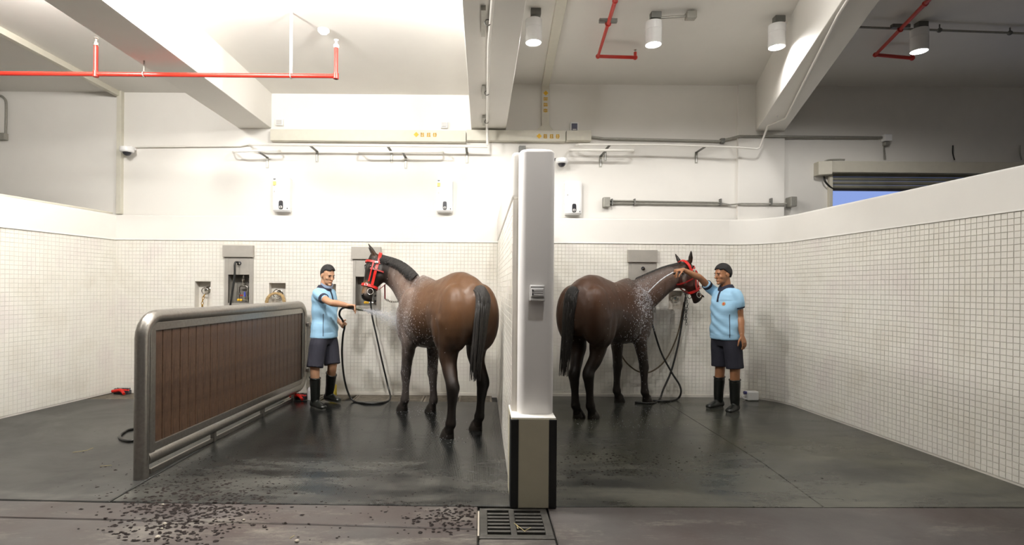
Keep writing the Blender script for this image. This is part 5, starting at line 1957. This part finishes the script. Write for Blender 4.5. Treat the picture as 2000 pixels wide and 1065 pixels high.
def make_person(label, B, heading, scale, arms, legs, head_dir, head_pitch, skin, hair_long=False, mask=False, badge=False, trouser_hem=.53):
    f, l, up = dirv(heading), dirv(heading + 90), Vector((0, 0, 1))
    B = Vector(B)
    root = thing('person', label, 'person', B)
    S = scale
    P = lambda a, b, z: B + f * a * S + l * b * S + up * z * S
    sh = {1: P(.0, .178, 1.385), -1: P(.0, -.178, 1.385)}
    hip = {1: P(0, .09, .90), -1: P(0, -.09, .90)}
    mb = MB()
    # torso core under the clothes
    loft(mb, [(P(0, 0, z), l, f, w * S, d * S, d * S) for z, w, d in ((.82, .12, .09), (.92, .145, .10), (1.06, .135, .095), (1.22, .150, .10), (1.34, .155, .095), (1.41, .12, .075), (1.45, .065, .06))], 18)
    # arms and hands
    for s, A in arms.items():
        e, w = Vector(A['elbow']), Vector(A['wrist'])
        sd = (e - sh[s]).cross(w - e)
        sd = sd.normalized() if sd.length > 1e-4 else f
        limb(mb, [(sh[s] - l * s * .03, .036 * S, .036 * S), (sh[s].lerp(e, .5), .044 * S, .043 * S), (e, .040 * S, .038 * S), (e.lerp(w, .3), .043 * S, .040 * S), (e.lerp(w, .7), .034 * S, .031 * S), (w, .026 * S, .023 * S)], 12, sd, 4)
        hand(mb, w, A['hand'], A['palm'], A['thumb'], A['curl'], s=S * 1.04)
    # legs
    for s, Lg in legs.items():
        k, a = Vector(Lg['knee']), Vector(Lg['ankle'])
        limb(mb, [(hip[s], .085 * S, .085 * S), (hip[s].lerp(k, .5), .078 * S, .080 * S), (k + up * .06, .060 * S, .062 * S), (k, .054 * S, .058 * S), (k.lerp(a, .3), .050 * S, .056 * S), (k.lerp(a, .75), .034 * S, .036 * S), (a, .03 * S, .03 * S)], 14, l, 4)
    # neck and head
    hf = dirv(head_dir)
    pit = math.radians(head_pitch)
    hfp = (hf * math.cos(pit) - up * math.sin(pit)).normalized()
    hl = up.cross(hf).normalized()
    hu = hfp.cross(hl).normalized()
    hc = P(.035, 0, 1.605) + hf * .012
    h = lambda a, b, c: hc + hfp * a * S + hl * b * S + hu * c * S
    limb(mb, [(P(-.012, 0, 1.40), .066 * S, .062 * S), (P(.0, 0, 1.47), .056 * S, .056 * S), (h(-.02, 0, -.05), .054 * S, .056 * S)], 14, l, 3)
    mb.ellipsoid(h(-.008, 0, .022), hfp * .094 * S, hl * .073 * S, hu * .094 * S, 20, 12)
    mb.ellipsoid(h(.018, 0, -.012), hfp * .072 * S, hl * .066 * S, hu * .080 * S, 20, 12)
    mb.ellipsoid(h(.030, 0, -.060), hfp * .056 * S, hl * .053 * S, hu * .056 * S, 18, 10)
    mb.ellipsoid(h(.072, 0, -.098), hfp * .022 * S, hl * .026 * S, hu * .017 * S, 12, 8)
    mb.ellipsoid(h(.072, 0, .026), hfp * .018 * S, hl * .050 * S, hu * .011 * S, 12, 8)
    limb(mb, [(h(.084, 0, .016), .009 * S, .008 * S), (h(.099, 0, -.012), .011 * S, .011 * S), (h(.103, 0, -.028), .016 * S, .013 * S)], 10, hl, 3)
    mb.ellipsoid(h(.084, 0, -.058), hfp * .012 * S, hl * .024 * S, hu * .007 * S, 12, 6)
    mb.ellipsoid(h(.082, 0, -.069), hfp * .012 * S, hl * .020 * S, hu * .007 * S, 12, 6)
    for s in (1, -1):
        mb.ellipsoid(h(.058, s * .042, -.022), hfp * .020 * S, hl * .018 * S, hu * .020 * S, 10, 8)
        mb.ellipsoid(h(-.012, s * .076, -.008), hfp * .020 * S, hl * .009 * S, hu * .032 * S, 12, 8)
    me = fuse(mb, 'person_body', 0.0058, 3, 0.5)
    mesh_obj(me, 'body', skin, root)
    for s in (1, -1):
        MB().ellipsoid(h(.081, s * .031, .004), hfp * .006 * S, hl * .013 * S, hu * .0045 * S, 10, 6).build('eye', EYE, root, smooth=True, angle=180)
        m = MB()
        m.tube([h(.090, s * .014, .022), h(.089, s * .030, .027), h(.080, s * .046, .022)], [.003, .0042, .002], 6)
        m.build('eyebrow', HAIR_M, root, smooth=True)
    # hair: a cap with a hairline
    m = MB()
    nu, nv = 40, 24
    vs, fs, keep = [], [], []
    rnd = random.Random(3)
    for i in range(nv + 1):
        ph = -PI / 2 + PI * i / nv
        for j in range(nu):
            q = 2 * PI * j / nu
            x, y, z = math.cos(ph) * math.cos(q), math.cos(ph) * math.sin(q), math.sin(ph)
            topv = max(0, z) ** 1.2
            if hair_long:
                g = 1.035 + rnd.uniform(-.012, .016) + .05 * topv + .05 * max(0, -x) * max(0, .4 - abs(z)) + .04 * max(0, x) * topv
            else:
                g = 1.0 + rnd.uniform(-.010, .014) + .10 * topv + .13 * max(0, x) * topv
            vs.append(h(-.008 + x * .103 * g, y * .080 * g, .022 + z * .104 * g))
            if x > .25:                                   # fringe
                lim = (.30 if hair_long else .40) + .18 * (x - .25)
            elif x > -.08:                                # temple, down to the sideburn
                lim = -.28 + max(0, x + .08) * 1.75
            elif x > -.34:                                # over the ear
                lim = -.02 if not hair_long else -.14
            else:                                         # nape
                lim = -.66 if hair_long else -.60
            keep.append(z > lim)
    for i in range(nv):
        for j in range(nu):
            k = (j + 1) % nu
            qd = (i * nu + j, i * nu + k, (i + 1) * nu + k, (i + 1) * nu + j)
            if sum(keep[a] for a in qd) >= 3:
                fs.append(qd)
    m.add(vs, fs)
    ho = m.build('hair', HAIR_M, root, smooth=True, angle=180)
    bm = bmesh.new()
    bm.from_mesh(ho.data)
    bmesh.ops.delete(bm, geom=[v for v in bm.verts if not v.link_faces], context='VERTS')
    bm.to_mesh(ho.data)
    bm.free()
    sm = ho.modifiers.new('thick', 'SOLIDIFY')
    sm.thickness = .016
    sm.offset = -1
    # polo shirt
    mb = MB()
    lean = .0
    T = ((.835, .180, .134, .0), (.85, .190, .144, .0), (.95, .184, .142, .004), (1.06, .170, .134, .008), (1.18, .178, .134, .006), (1.29, .188, .128, .0), (1.36, .182, .112, -.004), (1.41, .150, .092, -.008), (1.445, .100, .075, -.010), (1.46, .078, .066, -.010))
    loft(mb, [(P(o, 0, z), l, f, w * S, d * S, d * S, 0, 2.25) for z, w, d, o in T], 24)
    for s, A in arms.items():
        e = Vector(A['elbow'])
        d = (e - sh[s])
        c = sh[s] + d * A.get('sleeve', .62)
        limb(mb, [(sh[s] - l * s * .03, .060 * S, .062 * S), (sh[s] + d * .25, .061 * S, .063 * S), (c - d * .05, .060 * S, .060 * S), (c, .060 * S, .060 * S)], 14, f, 4)
    ms = fuse(mb, 'polo_shirt', 0.0085, 5, 0.5)
    # gathered folds
    n = len(ms.vertices)
    so = mesh_obj(ms, 'shirt', SHIRT, root)
    bv = BVHTree.FromObject(so, bpy.context.evaluated_depsgraph_get()) if False else None
    bmx = bmesh.new()
    bmx.from_mesh(ms)
    for v in bmx.verts:
        z = v.co.z
        rel = v.co - B
        ang = math.atan2(rel.dot(l), rel.dot(f))
        w = (math.sin(z * 44 + 2.6 * math.sin(ang * 1.5 + z * 6) + ang * 2.2) * .0045 + math.sin(z * 23 - ang * 3.1 + 1.3) * .004) * (1 if z < 1.30 * S else .3) * (1 if z > .90 * S else .3)
        v.co += v.normal * w
    bmx.to_mesh(ms)
    bmx.free()
    bt = BVHTree.FromPolygons([v.co.copy() for v in ms.vertices], [tuple(p.vertices) for p in ms.polygons])

    def on_shirt(o, d):
        hit = bt.ray_cast(o, d)
        return hit[0], hit[1]
    for s, A in arms.items():
        e = Vector(A['elbow'])
        d = (e - sh[s])
        dn = d.normalized()
        c = sh[s] + d * A.get('sleeve', .62)
        a1 = dn.orthogonal().normalized()
        b1 = dn.cross(a1)
        pts = [(c + dn * .026 + .0635 * S * (math.cos(q) * a1 + math.sin(q) * b1), math.cos(q) * a1 + math.sin(q) * b1) for q in np.linspace(0, 2 * PI, 20, endpoint=False)]
        m = MB()
        rs = []
        for dd, r in ((-.012, .0595), (.024, .0605), (.026, .056), (-.010, .054)):
            rs.append([c + dn * dd + r * S * (math.cos(q) * a1 + math.sin(q) * b1) for q in np.linspace(0, 2 * PI, 22, endpoint=False)])
        rs.append(rs[0])
        m.rings(rs, cap=False)
        m.build('cuff', NAVY_TRIM, so, smooth=True)
    # collar
    m = MB()
    rs = []
    for z, w, d, o in ((1.445, .092, .082, -.006), (1.482, .076, .072, -.002), (1.488, .072, .068, -.002), (1.465, .086, .081, -.004), (1.435, .100, .093, -.004)):
        ring = []
        for q in np.linspace(0, 2 * PI, 28, endpoint=False):
            drop = .030 * max(0, math.cos(q)) ** 3
            ring.append(P(o + d * math.cos(q), w * math.sin(q), z - drop))
        rs.append(ring)
    rs.append(rs[0])
    m.rings(rs, cap=False)
    m.build('collar', NAVY_TRIM, so, smooth=True, angle=60)
    # placket and side piping, laid on the cloth
    def strip(pts, hw, name):
        pr = []
        for o, d in pts:
            hit, nn = on_shirt(o, d)
            if hit is not None:
                pr.append((hit + nn * .0005, nn))
        if len(pr) > 2:
            ribbon(pr, hw, .0025, name, NAVY_TRIM, so)
    strip([(P(.4, .0, z), -f) for z in np.linspace(1.28, 1.43, 8)], .014, 'placket')
    for s in (1, -1):
        strip([(B + (f * .35 + l * s * .6) * 1.0 + up * z * S + f * (.06 if z > 1.2 else 0.0), -(f * .35 + l * s * .6).normalized()) for z in np.linspace(.87, 1.14, 14)], .0035, 'side_piping')
    if badge:
        hit, nn = on_shirt(P(.5, .085, 1.26), -f)
        if hit is not None:
            b = MB().lathe(hit, nn, [(0, .024), (.003, .024), (.004, .018)], 18).build('badge', BADGE, so)
            MB().lathe(hit + nn * .004, nn, [(0, .012), (.001, .010)], 14).build('badge_crest', RED, b)
    # shorts
    mb = MB()
    loft(mb, [(P(0, 0, z), l, f, w * S, d * S, d * S, 0, 2.2) for z, w, d in ((.76, .15, .10), (.82, .166, .118), (.90, .160, .112), (.95, .145, .10))], 20)
    for s, Lg in legs.items():
        k = Vector(Lg['knee'])
        e = k + up * (trouser_hem - .50) * S
        d = e - hip[s]
        limb(mb, [(hip[s] - up * .05, .090 * S, .108 * S), (hip[s] + d * .4, .098 * S, .108 * S), (hip[s] + d * .8, .094 * S, .102 * S), (e, .094 * S, .102 * S), (e + d * .02, .094 * S, .102 * S)], 16, l, 4, True)
    mo = fuse(mb, 'shorts', 0.009, 2, 0.5)
    mesh_obj(mo, 'shorts', NAVY, root)
    # boots
    for s, Lg in legs.items():
        k, a = Vector(Lg['knee']), Vector(Lg['ankle'])
        td = Vector(Lg['toe']).normalized()
        sdv = up.cross(td).normalized()
        z0 = a.z - .085
        top = a + (k - a) * .70
        mb = MB()
        limb(mb, [(a - td * .01, .050, .058), (a.lerp(top, .35), .056, .062), (top - (k - a) * .03, .064, .068)], 16, sdv, 4)
        loft(mb, [(a - td * .085 + up * (-.05), sdv, up, .030, .045, .034), (a - td * .06 + up * (-.045), sdv, up, .042, .06, .040), (a + up * (-.045), sdv, up, .044, .075, .040), (a + td * .07 + up * (-.05), sdv, up, .046, .055, .035),
                  (a + td * .14 + up * (-.055), sdv, up, .050, .036, .030), (a + td * .185 + up * (-.055), sdv, up, .042, .026, .030), (a + td * .205 + up * (-.06), sdv, up, .022, .016, .022)], 18)
        bo = mesh_obj(fuse(mb, 'boot', 0.0075, 3, 0.5), 'boot', BOOT, root)
        m = MB()
        outl = []
        for q in np.linspace(0, 2 * PI, 28, endpoint=False):
            c, sn = math.cos(q), math.sin(q)
            ln = .150 if c > 0 else .145
            wd = .050 * (1 - .12 * (c < 0)) * (abs(sn) ** .8)
            outl.append(a + td * (.058 + ln * c) + sdv * math.copysign(wd, sn))
        rs = [[Vector((p.x, p.y, z0 + .0)) for p in outl], [Vector((p.x, p.y, z0 + .016)) for p in outl]]
        m.rings(rs)
        m.build('sole', SOLE, bo)
        m = MB()
        ad = (k - a).normalized()
        a1 = sdv
        b1 = ad.cross(a1).normalized()
        m.tube([top + ad * .012 + .063 * math.cos(q) * a1 + .067 * math.sin(q) * b1 for q in np.linspace(0, 2 * PI, 22, endpoint=False)], .007, 6, closed=True)
        m.build('boot_rim', BOOT, bo, smooth=True, angle=180)
    if mask:
        pts = []
        for q in np.linspace(-1.75, 1.75, 16):
            pts.append((h(.012 + .074 * math.cos(q) - .0, .072 * math.sin(q), -.110 - .018 * math.cos(q)), (hfp * math.cos(q) + hl * math.sin(q)).normalized()))
        ribbon(pts, .015, .005, 'face_mask', MASK_M, root)
    return root


SKIN1 = skin_mat('light_skin', (196, 150, 118))
SKIN2 = skin_mat('tanned_skin', (168, 118, 84))

w1 = at(679, 597, 6.42)
w2 = at(664, 630, 6.74)
PL = make_person('man in light blue polo and black boots holding a hose at arm\'s length', (-1.93, 6.68, 0), -18, 1.0,
                 {-1: dict(elbow=at(645, 591, 6.34), wrist=w1, hand=(1, .05, -.06), palm=(0, -.35, -1), thumb=(0, .9, .3), curl=86, sleeve=.52),
                  1: dict(elbow=at(646, 616, 6.96), wrist=w2, hand=(.8, -.4, -.45), palm=(-.2, -.9, .3), thumb=(.3, .2, .9), curl=80, sleeve=.52)},
                 {-1: dict(knee=(-1.985, 6.50, .475), ankle=(-2.0, 6.58, .085), toe=(.74, -.67, 0)),
                  1: dict(knee=(-1.83, 6.69, .485), ankle=(-1.92, 6.90, .105), toe=(.80, -.60, 0))},
                 -38, 16, SKIN1, mask=True)
w3 = at(1334, 527, 6.58)
w4 = at(1449, 655, 6.42)
PR = make_person('man in light blue polo reaching over the horse with a hose, seen in profile', (2.985, 6.62, 0), 200, 1.03,
                 {-1: dict(elbow=at(1367, 543, 6.66), wrist=w3, hand=(-.95, -.15, -.12), palm=(-.1, .2, -1), thumb=(.1, -.9, -.2), curl=84, sleeve=.50),
                  1: dict(elbow=at(1445, 617, 6.49), wrist=w4, hand=(.28, -.1, -1), palm=(-.5, .8, 0), thumb=(-.9, -.4, 0), curl=16, sleeve=.55)},
                 {-1: dict(knee=(2.955, 6.70, .50), ankle=(2.965, 6.77, .085), toe=(-.86, -.5, 0)),
                  1: dict(knee=(3.045, 6.50, .50), ankle=(3.075, 6.56, .085), toe=(-.72, -.69, 0))},
                 192, 8, SKIN2, hair_long=True, badge=True)
# ------------------------------------------------------------------ hoses in use
o2 = panel_out(1)
hose([o2, o2 + Vector((.0, -.05, -.03)), at(722, 560, 7.30), at(726, 612, 7.29), at(735, 655, 7.26), at(746, 705, 7.24), at(757, 752, 7.24), floor_at(762, 779, .013), floor_at(744, 787, .013), floor_at(715, 788, .013),
      floor_at(690, 783, .016), at(678, 762, 6.92), at(671, 730, 6.88), at(668, 690, 6.84), at(670, 655, 6.76), at(673, 638, 6.68), at(669, 626, 6.64), at(663, 616, 6.58), at(665, 606, 6.52), at(673, 601, 6.46), at(684, 602.5, 6.43), at(696, 603, 6.42)],
     'black hose looping from the wall panel over the floor to the left groom\'s hands', 0.0125)
nz = thing('spray_nozzle', 'dark green spray nozzle in the left groom\'s outstretched hand', 'nozzle', at(700, 601, 6.42))
a, b = at(694, 602, 6.42), at(707, 605, 6.42)
MB().lathe(a, b - a, [(0, .012), (.02, .016), (.05, .018), ((b - a).length, .011)], 12).build('body', plain('dark_green_plastic', (82, 84, 70), .4), nz, smooth=True)
MB().lathe(b, b - a, [(0, .011), (.012, .013), (.014, .008)], 12).build('tip', GALV_D, nz, smooth=True)
hose([at(1316, 535, 6.56), at(1328, 531, 6.64), at(1340, 545, 7.25), at(1339, 580, 7.30), at(1332, 630, 7.30), at(1324, 675, 7.28), at(1311, 725, 7.24), at(1296, 760, 7.18), floor_at(1287, 782, .013), floor_at(1270, 788, .013), floor_at(1240, 786, .013)],
     'black hose hanging straight down below the darker horse\'s jaw', 0.0125)
hose([at(1268, 610, 7.30), at(1278, 648, 7.29), at(1292, 690, 7.26), at(1312, 728, 7.20), at(1327, 752, 7.16), at(1330, 768, 7.14), floor_at(1322, 780, .013), floor_at(1300, 784, .013), floor_at(1268, 782, .013)],
     'black hose curving down behind the darker horse\'s chest to the floor', 0.0125)
hose([at(1336, 590, 7.33), at(1327, 640, 7.33), at(1314, 678, 7.33), at(1296, 708, 7.33), at(1272, 726, 7.33), at(1250, 727, 7.33), at(1230, 715, 7.33), at(1214, 694, 7.33), at(1206, 660, 7.33)],
     'slack brown lead line drooping along the wall behind the darker horse', 0.010, mat=plain('brown_lead_line', (92, 80, 62), .7, var=.2, scale=40))
chain([HR['hp'](.33, -.17, 0), at(1341, 585, 7.12), at(1342, 603, 7.2), at(1337, 625, 7.24)], GALV_D, 'lead_chain', BR, .042, .004, .012)
chain([at(1338, 600, 7.22), at(1340, 618, 7.22), at(1341, 635, 7.22)], GALV_D, 'lead_chain', BR, .042, .004, .012)

# ------------------------------------------------------------------ things on the floor
def jug(p, label, lying, w=.17, h=.15, d=.09, cap_rgb=(60, 60, 120)):
    t = thing('plastic_jug', label, 'jug', p)
    cap_m = plain('jug_cap_%d' % len(MATS), cap_rgb, .35)
    M = Matrix.Translation(p)
    def put(mb, nm, mt, par=t, **k):
        xform(mb, M)
        return mb.build(nm, mt, par, **k)
    if lying:
        m = MB().box((-w / 2 + .02, -d / 2, 0), (w / 2, d / 2, h * .82))
        put(m, 'body', WHITE_PL, bevel=.016, seg=3)
        m = MB().lathe((-w / 2 + .03, 0, h * .66), (-1, 0, 0), [(0, .02), (.02, .018), (.022, .022), (.042, .022), (.044, .015)], 14)
        put(m, 'cap', cap_m, smooth=True)
        m = MB().tube(spline([(-w / 2 + .02, 0, h * .42), (-w / 2 - .02, 0, h * .36), (-w / 2 - .022, 0, h * .16), (-w / 2 + .02, 0, h * .08)], 5), .010, 8)
        put(m, 'handle', WHITE_PL, smooth=True)
    else:
        m = MB()
        rs = []
        for z, sx in ((0, .92), (.01, 1), (h * .62, 1), (h * .78, .8), (h * .88, .38), (h * .93, .34)):
            rs.append([(x * sx, y * sx, z) for x, y in round_rect(-w / 2, w / 2, -d / 2, d / 2, .03)])
        m.rings(rs)
        put(m, 'body', WHITE_PL, smooth=True)
        put(MB().lathe((0, 0, h * .92), (0, 0, 1), [(0, .02), (.03, .02), (.033, .014)], 14), 'cap', cap_m, smooth=True)
        put(MB().tube(spline([(.02, 0, h * .9), (.065, 0, h * .86), (.07, 0, h * .66)], 5), .009, 8), 'handle', WHITE_PL, smooth=True)
    return t


p = floor_at(1467, 782)
jug(p, 'white plastic jug with a blue cap lying by the right wall corner', True)
p = floor_at(610, 781)
jug(p, 'white plastic jug with a dark cap behind the left groom\'s boot', False, .12, .20, .09, (40, 42, 60))
p = Vector((at(652, 0, 7.28).x, 7.28, 0))
t = thing('yellow_canister', 'yellow canister with a round lid behind the left groom\'s heel', 'canister', p)
YC = plain('yellow_canister_plastic', (206, 184, 66), .45, var=.1)
MB().lathe(p, (0, 0, 1), [(0, .045), (.006, .050), (.10, .050), (.108, .044)], 20).build('body', YC, t, smooth=True)
MB().lathe(p + Vector((0, 0, .106)), (0, 0, 1), [(0, .046), (.002, .050), (.036, .050), (.05, .040), (.056, .02)], 20).build('lid', YC, t, smooth=True)


def red_tool(p, label, ang):
    t = thing('red_handled_brush', label, 'brush', p)
    M = Matrix.Translation(p) @ Matrix.Rotation(ang, 4, 'Z')
    def put(mb, nm, mt, **k):
        return xform(mb, M).build(nm, mt, t, **k)
    RP = MATS.get('red_plastic') or plain('red_plastic', (206, 36, 26), .3, var=.06)
    m = MB().tube(spline([(-.10, -.03, .045), (-.05, -.028, .052), (.01, -.028, .060), (.055, -.05, .042), (.095, -.085, .024)], 5), [.020] * 5 + [.022] * 8 + [.018] * 8, 10)
    put(m, 'handle', RP, smooth=True)
    m = MB().tube(spline([(-.02, -.02, .055), (.04, .0, .058), (.10, .01, .050)], 5), .014, 8)
    put(m, 'arm', RP, smooth=True)
    m = MB().box((-.10, -.01, .0), (.10, .07, .05))
    put(m, 'block', DARK_PL, bevel=.008)
    m = MB()
    for i in range(12):
        for j in range(4):
            m.cyl((-.092 + i * .0165, -.002 + j * .02, .05), (-.092 + i * .0165 + random.uniform(-.004, .004), -.002 + j * .02, .078), .0035, 5)
    put(m, 'bristles', DARK_PL)


red_tool(Vector((at(238, 0, 7.30).x, 7.30, -.004)), 'red handled black brush lying on the drain left of the barrier', 0.0)
red_tool(floor_at(583, 781), 'red handled black brush at the barrier\'s hinge end', -0.15)

# ------------------------------------------------------------------ water
def water_mat(name, alpha, rough=.25):
    m = NT(name)
    m.set(Base_Color=srgb(238, 240, 245), Roughness=rough, Alpha=alpha)
    m.b.inputs['Transmission Weight'].default_value = 0.15
    m.b.inputs['IOR'].default_value = 1.33
    return m.m


DROP = water_mat('water_drops', .85)
MIST = water_mat('fine_water_mist', .32, .5)
STREAM = water_mat('white_water_stream', .9, .2)


def drops(name, items, mat, label, parent=None):
    """items: (point, direction, half length, radius): long octahedra"""
    vs, fs = [], []
    for p, d, L, r in items:
        d = Vector(d).normalized()
        a = d.orthogonal().normalized() * r
        b = d.cross(a).normalized() * r
        n = len(vs)
        L, r = L * .62, r * .85
        a, b = a * .85, b * .85
        vs += [p - d * L, p + a, p + b, p - a, p - b, p + d * L]
        fs += [(n, n + 2, n + 1), (n, n + 3, n + 2), (n, n + 4, n + 3), (n, n + 1, n + 4), (n + 5, n + 1, n + 2), (n + 5, n + 2, n + 3), (n + 5, n + 3, n + 4), (n + 5, n + 4, n + 1)]
    me = bpy.data.meshes.new(name)
    me.from_pydata([tuple(v) for v in vs], [], fs)
    me.materials.append(mat)
    me.polygons.foreach_set('use_smooth', [True] * len(me.polygons))
    o = bpy.data.objects.new(name, me)
    COL.objects.link(o)
    tag(o, label, 'water', None, 'stuff')
    return o


rw = random.Random(21)
gv = lambda s: Vector((rw.gauss(0, s), rw.gauss(0, s), rw.gauss(0, s)))
n0 = at(708, 605, 6.42)
tgt = at(786, 622, 6.30)
it = []
for i in range(5200):
    t = rw.random() ** .8
    fan = Vector((rw.gauss(0, .02), rw.gauss(0, .06), rw.gauss(0, .05)))
    p = n0.lerp(tgt, t) + fan * t * 1.3 - Vector((0, 0, .06 * t * t)) + gv(.004)
    d = (tgt - n0).normalized() + fan
    it.append((p, d, rw.uniform(.008, .022), rw.uniform(.0008, .0018)))
drops('water_spray', it, MIST, 'fan of fine white water spray from the left groom\'s nozzle to the horse')


def surf_samples(I, centre, sigma, n, up_bias=0):
    me = I['body'].data
    co = np.empty(len(me.vertices) * 3)
    me.vertices.foreach_get('co', co)
    co = co.reshape(-1, 3)
    no = np.empty(len(me.vertices) * 3)
    me.vertices.foreach_get('normal', no)
    no = no.reshape(-1, 3)
    d2 = (((co - np.array(centre)) / np.array(sigma)) ** 2).sum(1)
    w = np.exp(-d2 / 2) * (no[:, 1] < .3)
    w /= w.sum()
    idx = rng.choice(len(co), n, p=w)
    return [(Vector(co[i]), Vector(no[i])) for i in idx]


it = []
for p, nn in surf_samples(HL, at(800, 618, 6.3), (.22, .5, .17), 700):
    it.append((p + nn * rw.uniform(.0, .02) + gv(.006), Vector((rw.uniform(-.5, .5), -.2, -1)), rw.uniform(.004, .014), rw.uniform(.001, .0022)))
for p, nn in surf_samples(HL, at(812, 545, 6.4), (.10, .4, .10), 160):
    it.append((p + nn * rw.uniform(.0, .01), Vector((rw.uniform(-1, 1), -.2, -.6)), rw.uniform(.003, .010), rw.uniform(.001, .0022)))
for p, nn in surf_samples(HL, at(848, 700, 6.35), (.07, .3, .22), 130):
    it.append((p + nn * rw.uniform(.0, .012), Vector((rw.uniform(-.2, .2), 0, -1)), rw.uniform(.008, .022), rw.uniform(.0012, .0024)))
for p, nn in surf_samples(HL, at(790, 720, 6.35), (.06, .3, .20), 90):
    it.append((p + nn * rw.uniform(.0, .012), Vector((rw.uniform(-.2, .2), 0, -1)), rw.uniform(.006, .018), rw.uniform(.001, .002)))
for i in range(90):
    p = at(rw.uniform(828, 855), rw.uniform(660, 720), 6.25)
    it.append((p, (0, 0, 1), rw.uniform(.008, .02), rw.uniform(.001, .002)))
drops('water_drops', it, DROP, 'water drops running off the lighter horse\'s shoulder and forelegs')
it = []
for (cx, cy), sx, sy, n in (((815, 803), 14, 5, 60), ((845, 806), 8, 4, 40), ((862, 822), 16, 8, 60), ((788, 805), 9, 3, 25), ((880, 860), 14, 4, 20), ((1260, 800), 40, 14, 90), ((1225, 830), 45, 10, 70), ((1150, 820), 22, 5, 25)):
    for i in range(n):
        p = floor_at(cx + rw.gauss(0, sx), max(776, cy + rw.gauss(0, sy)), .003)
        it.append((p + Vector((0, 0, rw.random() ** 3 * .05)), (rw.uniform(-.6, .6), rw.uniform(-.6, .6), .7), rw.uniform(.004, .010), rw.uniform(.0016, .0032)))
drops('water_splashes', it, DROP, 'small splashes and droplets bouncing off the wet floor around the hooves')

s0_ = at(1315, 532, 6.55)
pt = [s0_, at(1298, 542, 6.52), at(1284, 553, 6.52), at(1266, 571, 6.55)]
sp_ = spline(pt, 8)
wj = thing('water_jet', 'white water jet from the right groom\'s hose onto the darker horse\'s shoulder', 'water', s0_)
MB().tube(sp_, [.0065 + .003 * math.sin(i * 1.7) * .4 for i in range(len(sp_))], 10).build('jet', STREAM, wj, smooth=True, angle=180)
it = []
hit = at(1264, 573, 6.55)
for p, nn in surf_samples(HR, at(1266, 585, 6.6), (.075, .3, .10), 900):
    it.append((p + nn * rw.uniform(.0, .045), (p - hit) + nn * .1 + gv(.05), rw.uniform(.006, .018), rw.uniform(.0014, .0034)))
for p, nn in surf_samples(HR, at(1262, 650, 6.7), (.20, .4, .28), 620):
    it.append((p + nn * rw.uniform(.0, .05), Vector((rw.uniform(-.4, .4), -.2, -1)), rw.uniform(.006, .020), rw.uniform(.0012, .0026)))
for i in range(150):
    d = Vector((rw.gauss(-.2, .6), rw.gauss(-.3, .4), rw.gauss(.5, .6))).normalized()
    p = hit + d * rw.uniform(.04, .24)
    it.append((p, d, rw.uniform(.006, .016), rw.uniform(.0012, .0026)))
for i in range(60):
    p = at(rw.uniform(1100, 1240), rw.uniform(560, 720), rw.uniform(5.8, 6.1))
    it.append((p, Vector((rw.uniform(-.5, .5), 0, 1)), rw.uniform(.006, .013), rw.uniform(.001, .002)))
drops('water_drops', it, DROP, 'burst of water drops on the darker horse\'s shoulder and chest')

# ------------------------------------------------------------------ muck trodden over the mats
rm = random.Random(77)
vs, fs = [], []


def blob(p, r, zt):
    n0_ = len(vs)
    k = 7
    ph = rm.random() * 6
    el = rm.uniform(.5, 1.0)
    for q in range(k):
        a_ = 2 * PI * q / k + ph
        rr = r * rm.uniform(.65, 1.25)
        vs.append((p.x + rr * math.cos(a_), p.y + rr * el * math.sin(a_), zt))
    vs.append((p.x, p.y, zt + r * rm.uniform(.15, .35)))
    for q in range(k):
        fs.append((n0_ + q, n0_ + (q + 1) % k, n0_ + k))


for cx, cy, sx, sy, n, r0 in ((375, 985, 75, 26, 650, .012), (330, 1035, 60, 18, 180, .012), (890, 1012, 45, 14, 260, .010), (420, 930, 110, 22, 260, .007), (640, 1010, 200, 25, 120, .007),
                              (1180, 905, 60, 16, 160, .009), (1330, 900, 120, 20, 120, .007), (560, 925, 170, 25, 220, .006), (820, 900, 110, 30, 150, .005)):
    for i in range(n):
        y = cy + rm.gauss(0, sy)
        if y < 800 or y > 1075:
            continue
        p = floor_at(cx + rm.gauss(0, sx), y)
        if GX0 - .03 < p.x < XD1 + .02 and p.y > GY0 - .02 and p.y < 7:
            continue
        if (p - BA).dot(bn) < .08 and (p - BA).dot(bn) > -.1 and p.y > 4.0:
            continue
        blob(p, r0 * rm.uniform(.4, 1.5), 0.0005)
me = bpy.data.meshes.new('muck_specks')
me.from_pydata(vs, [], fs)
me.materials.append(MUCK)
o = bpy.data.objects.new('muck_specks', me)
COL.objects.link(o)
tag(o, 'dark brown muck specks scattered over the floor mats', 'dirt', None, 'stuff')
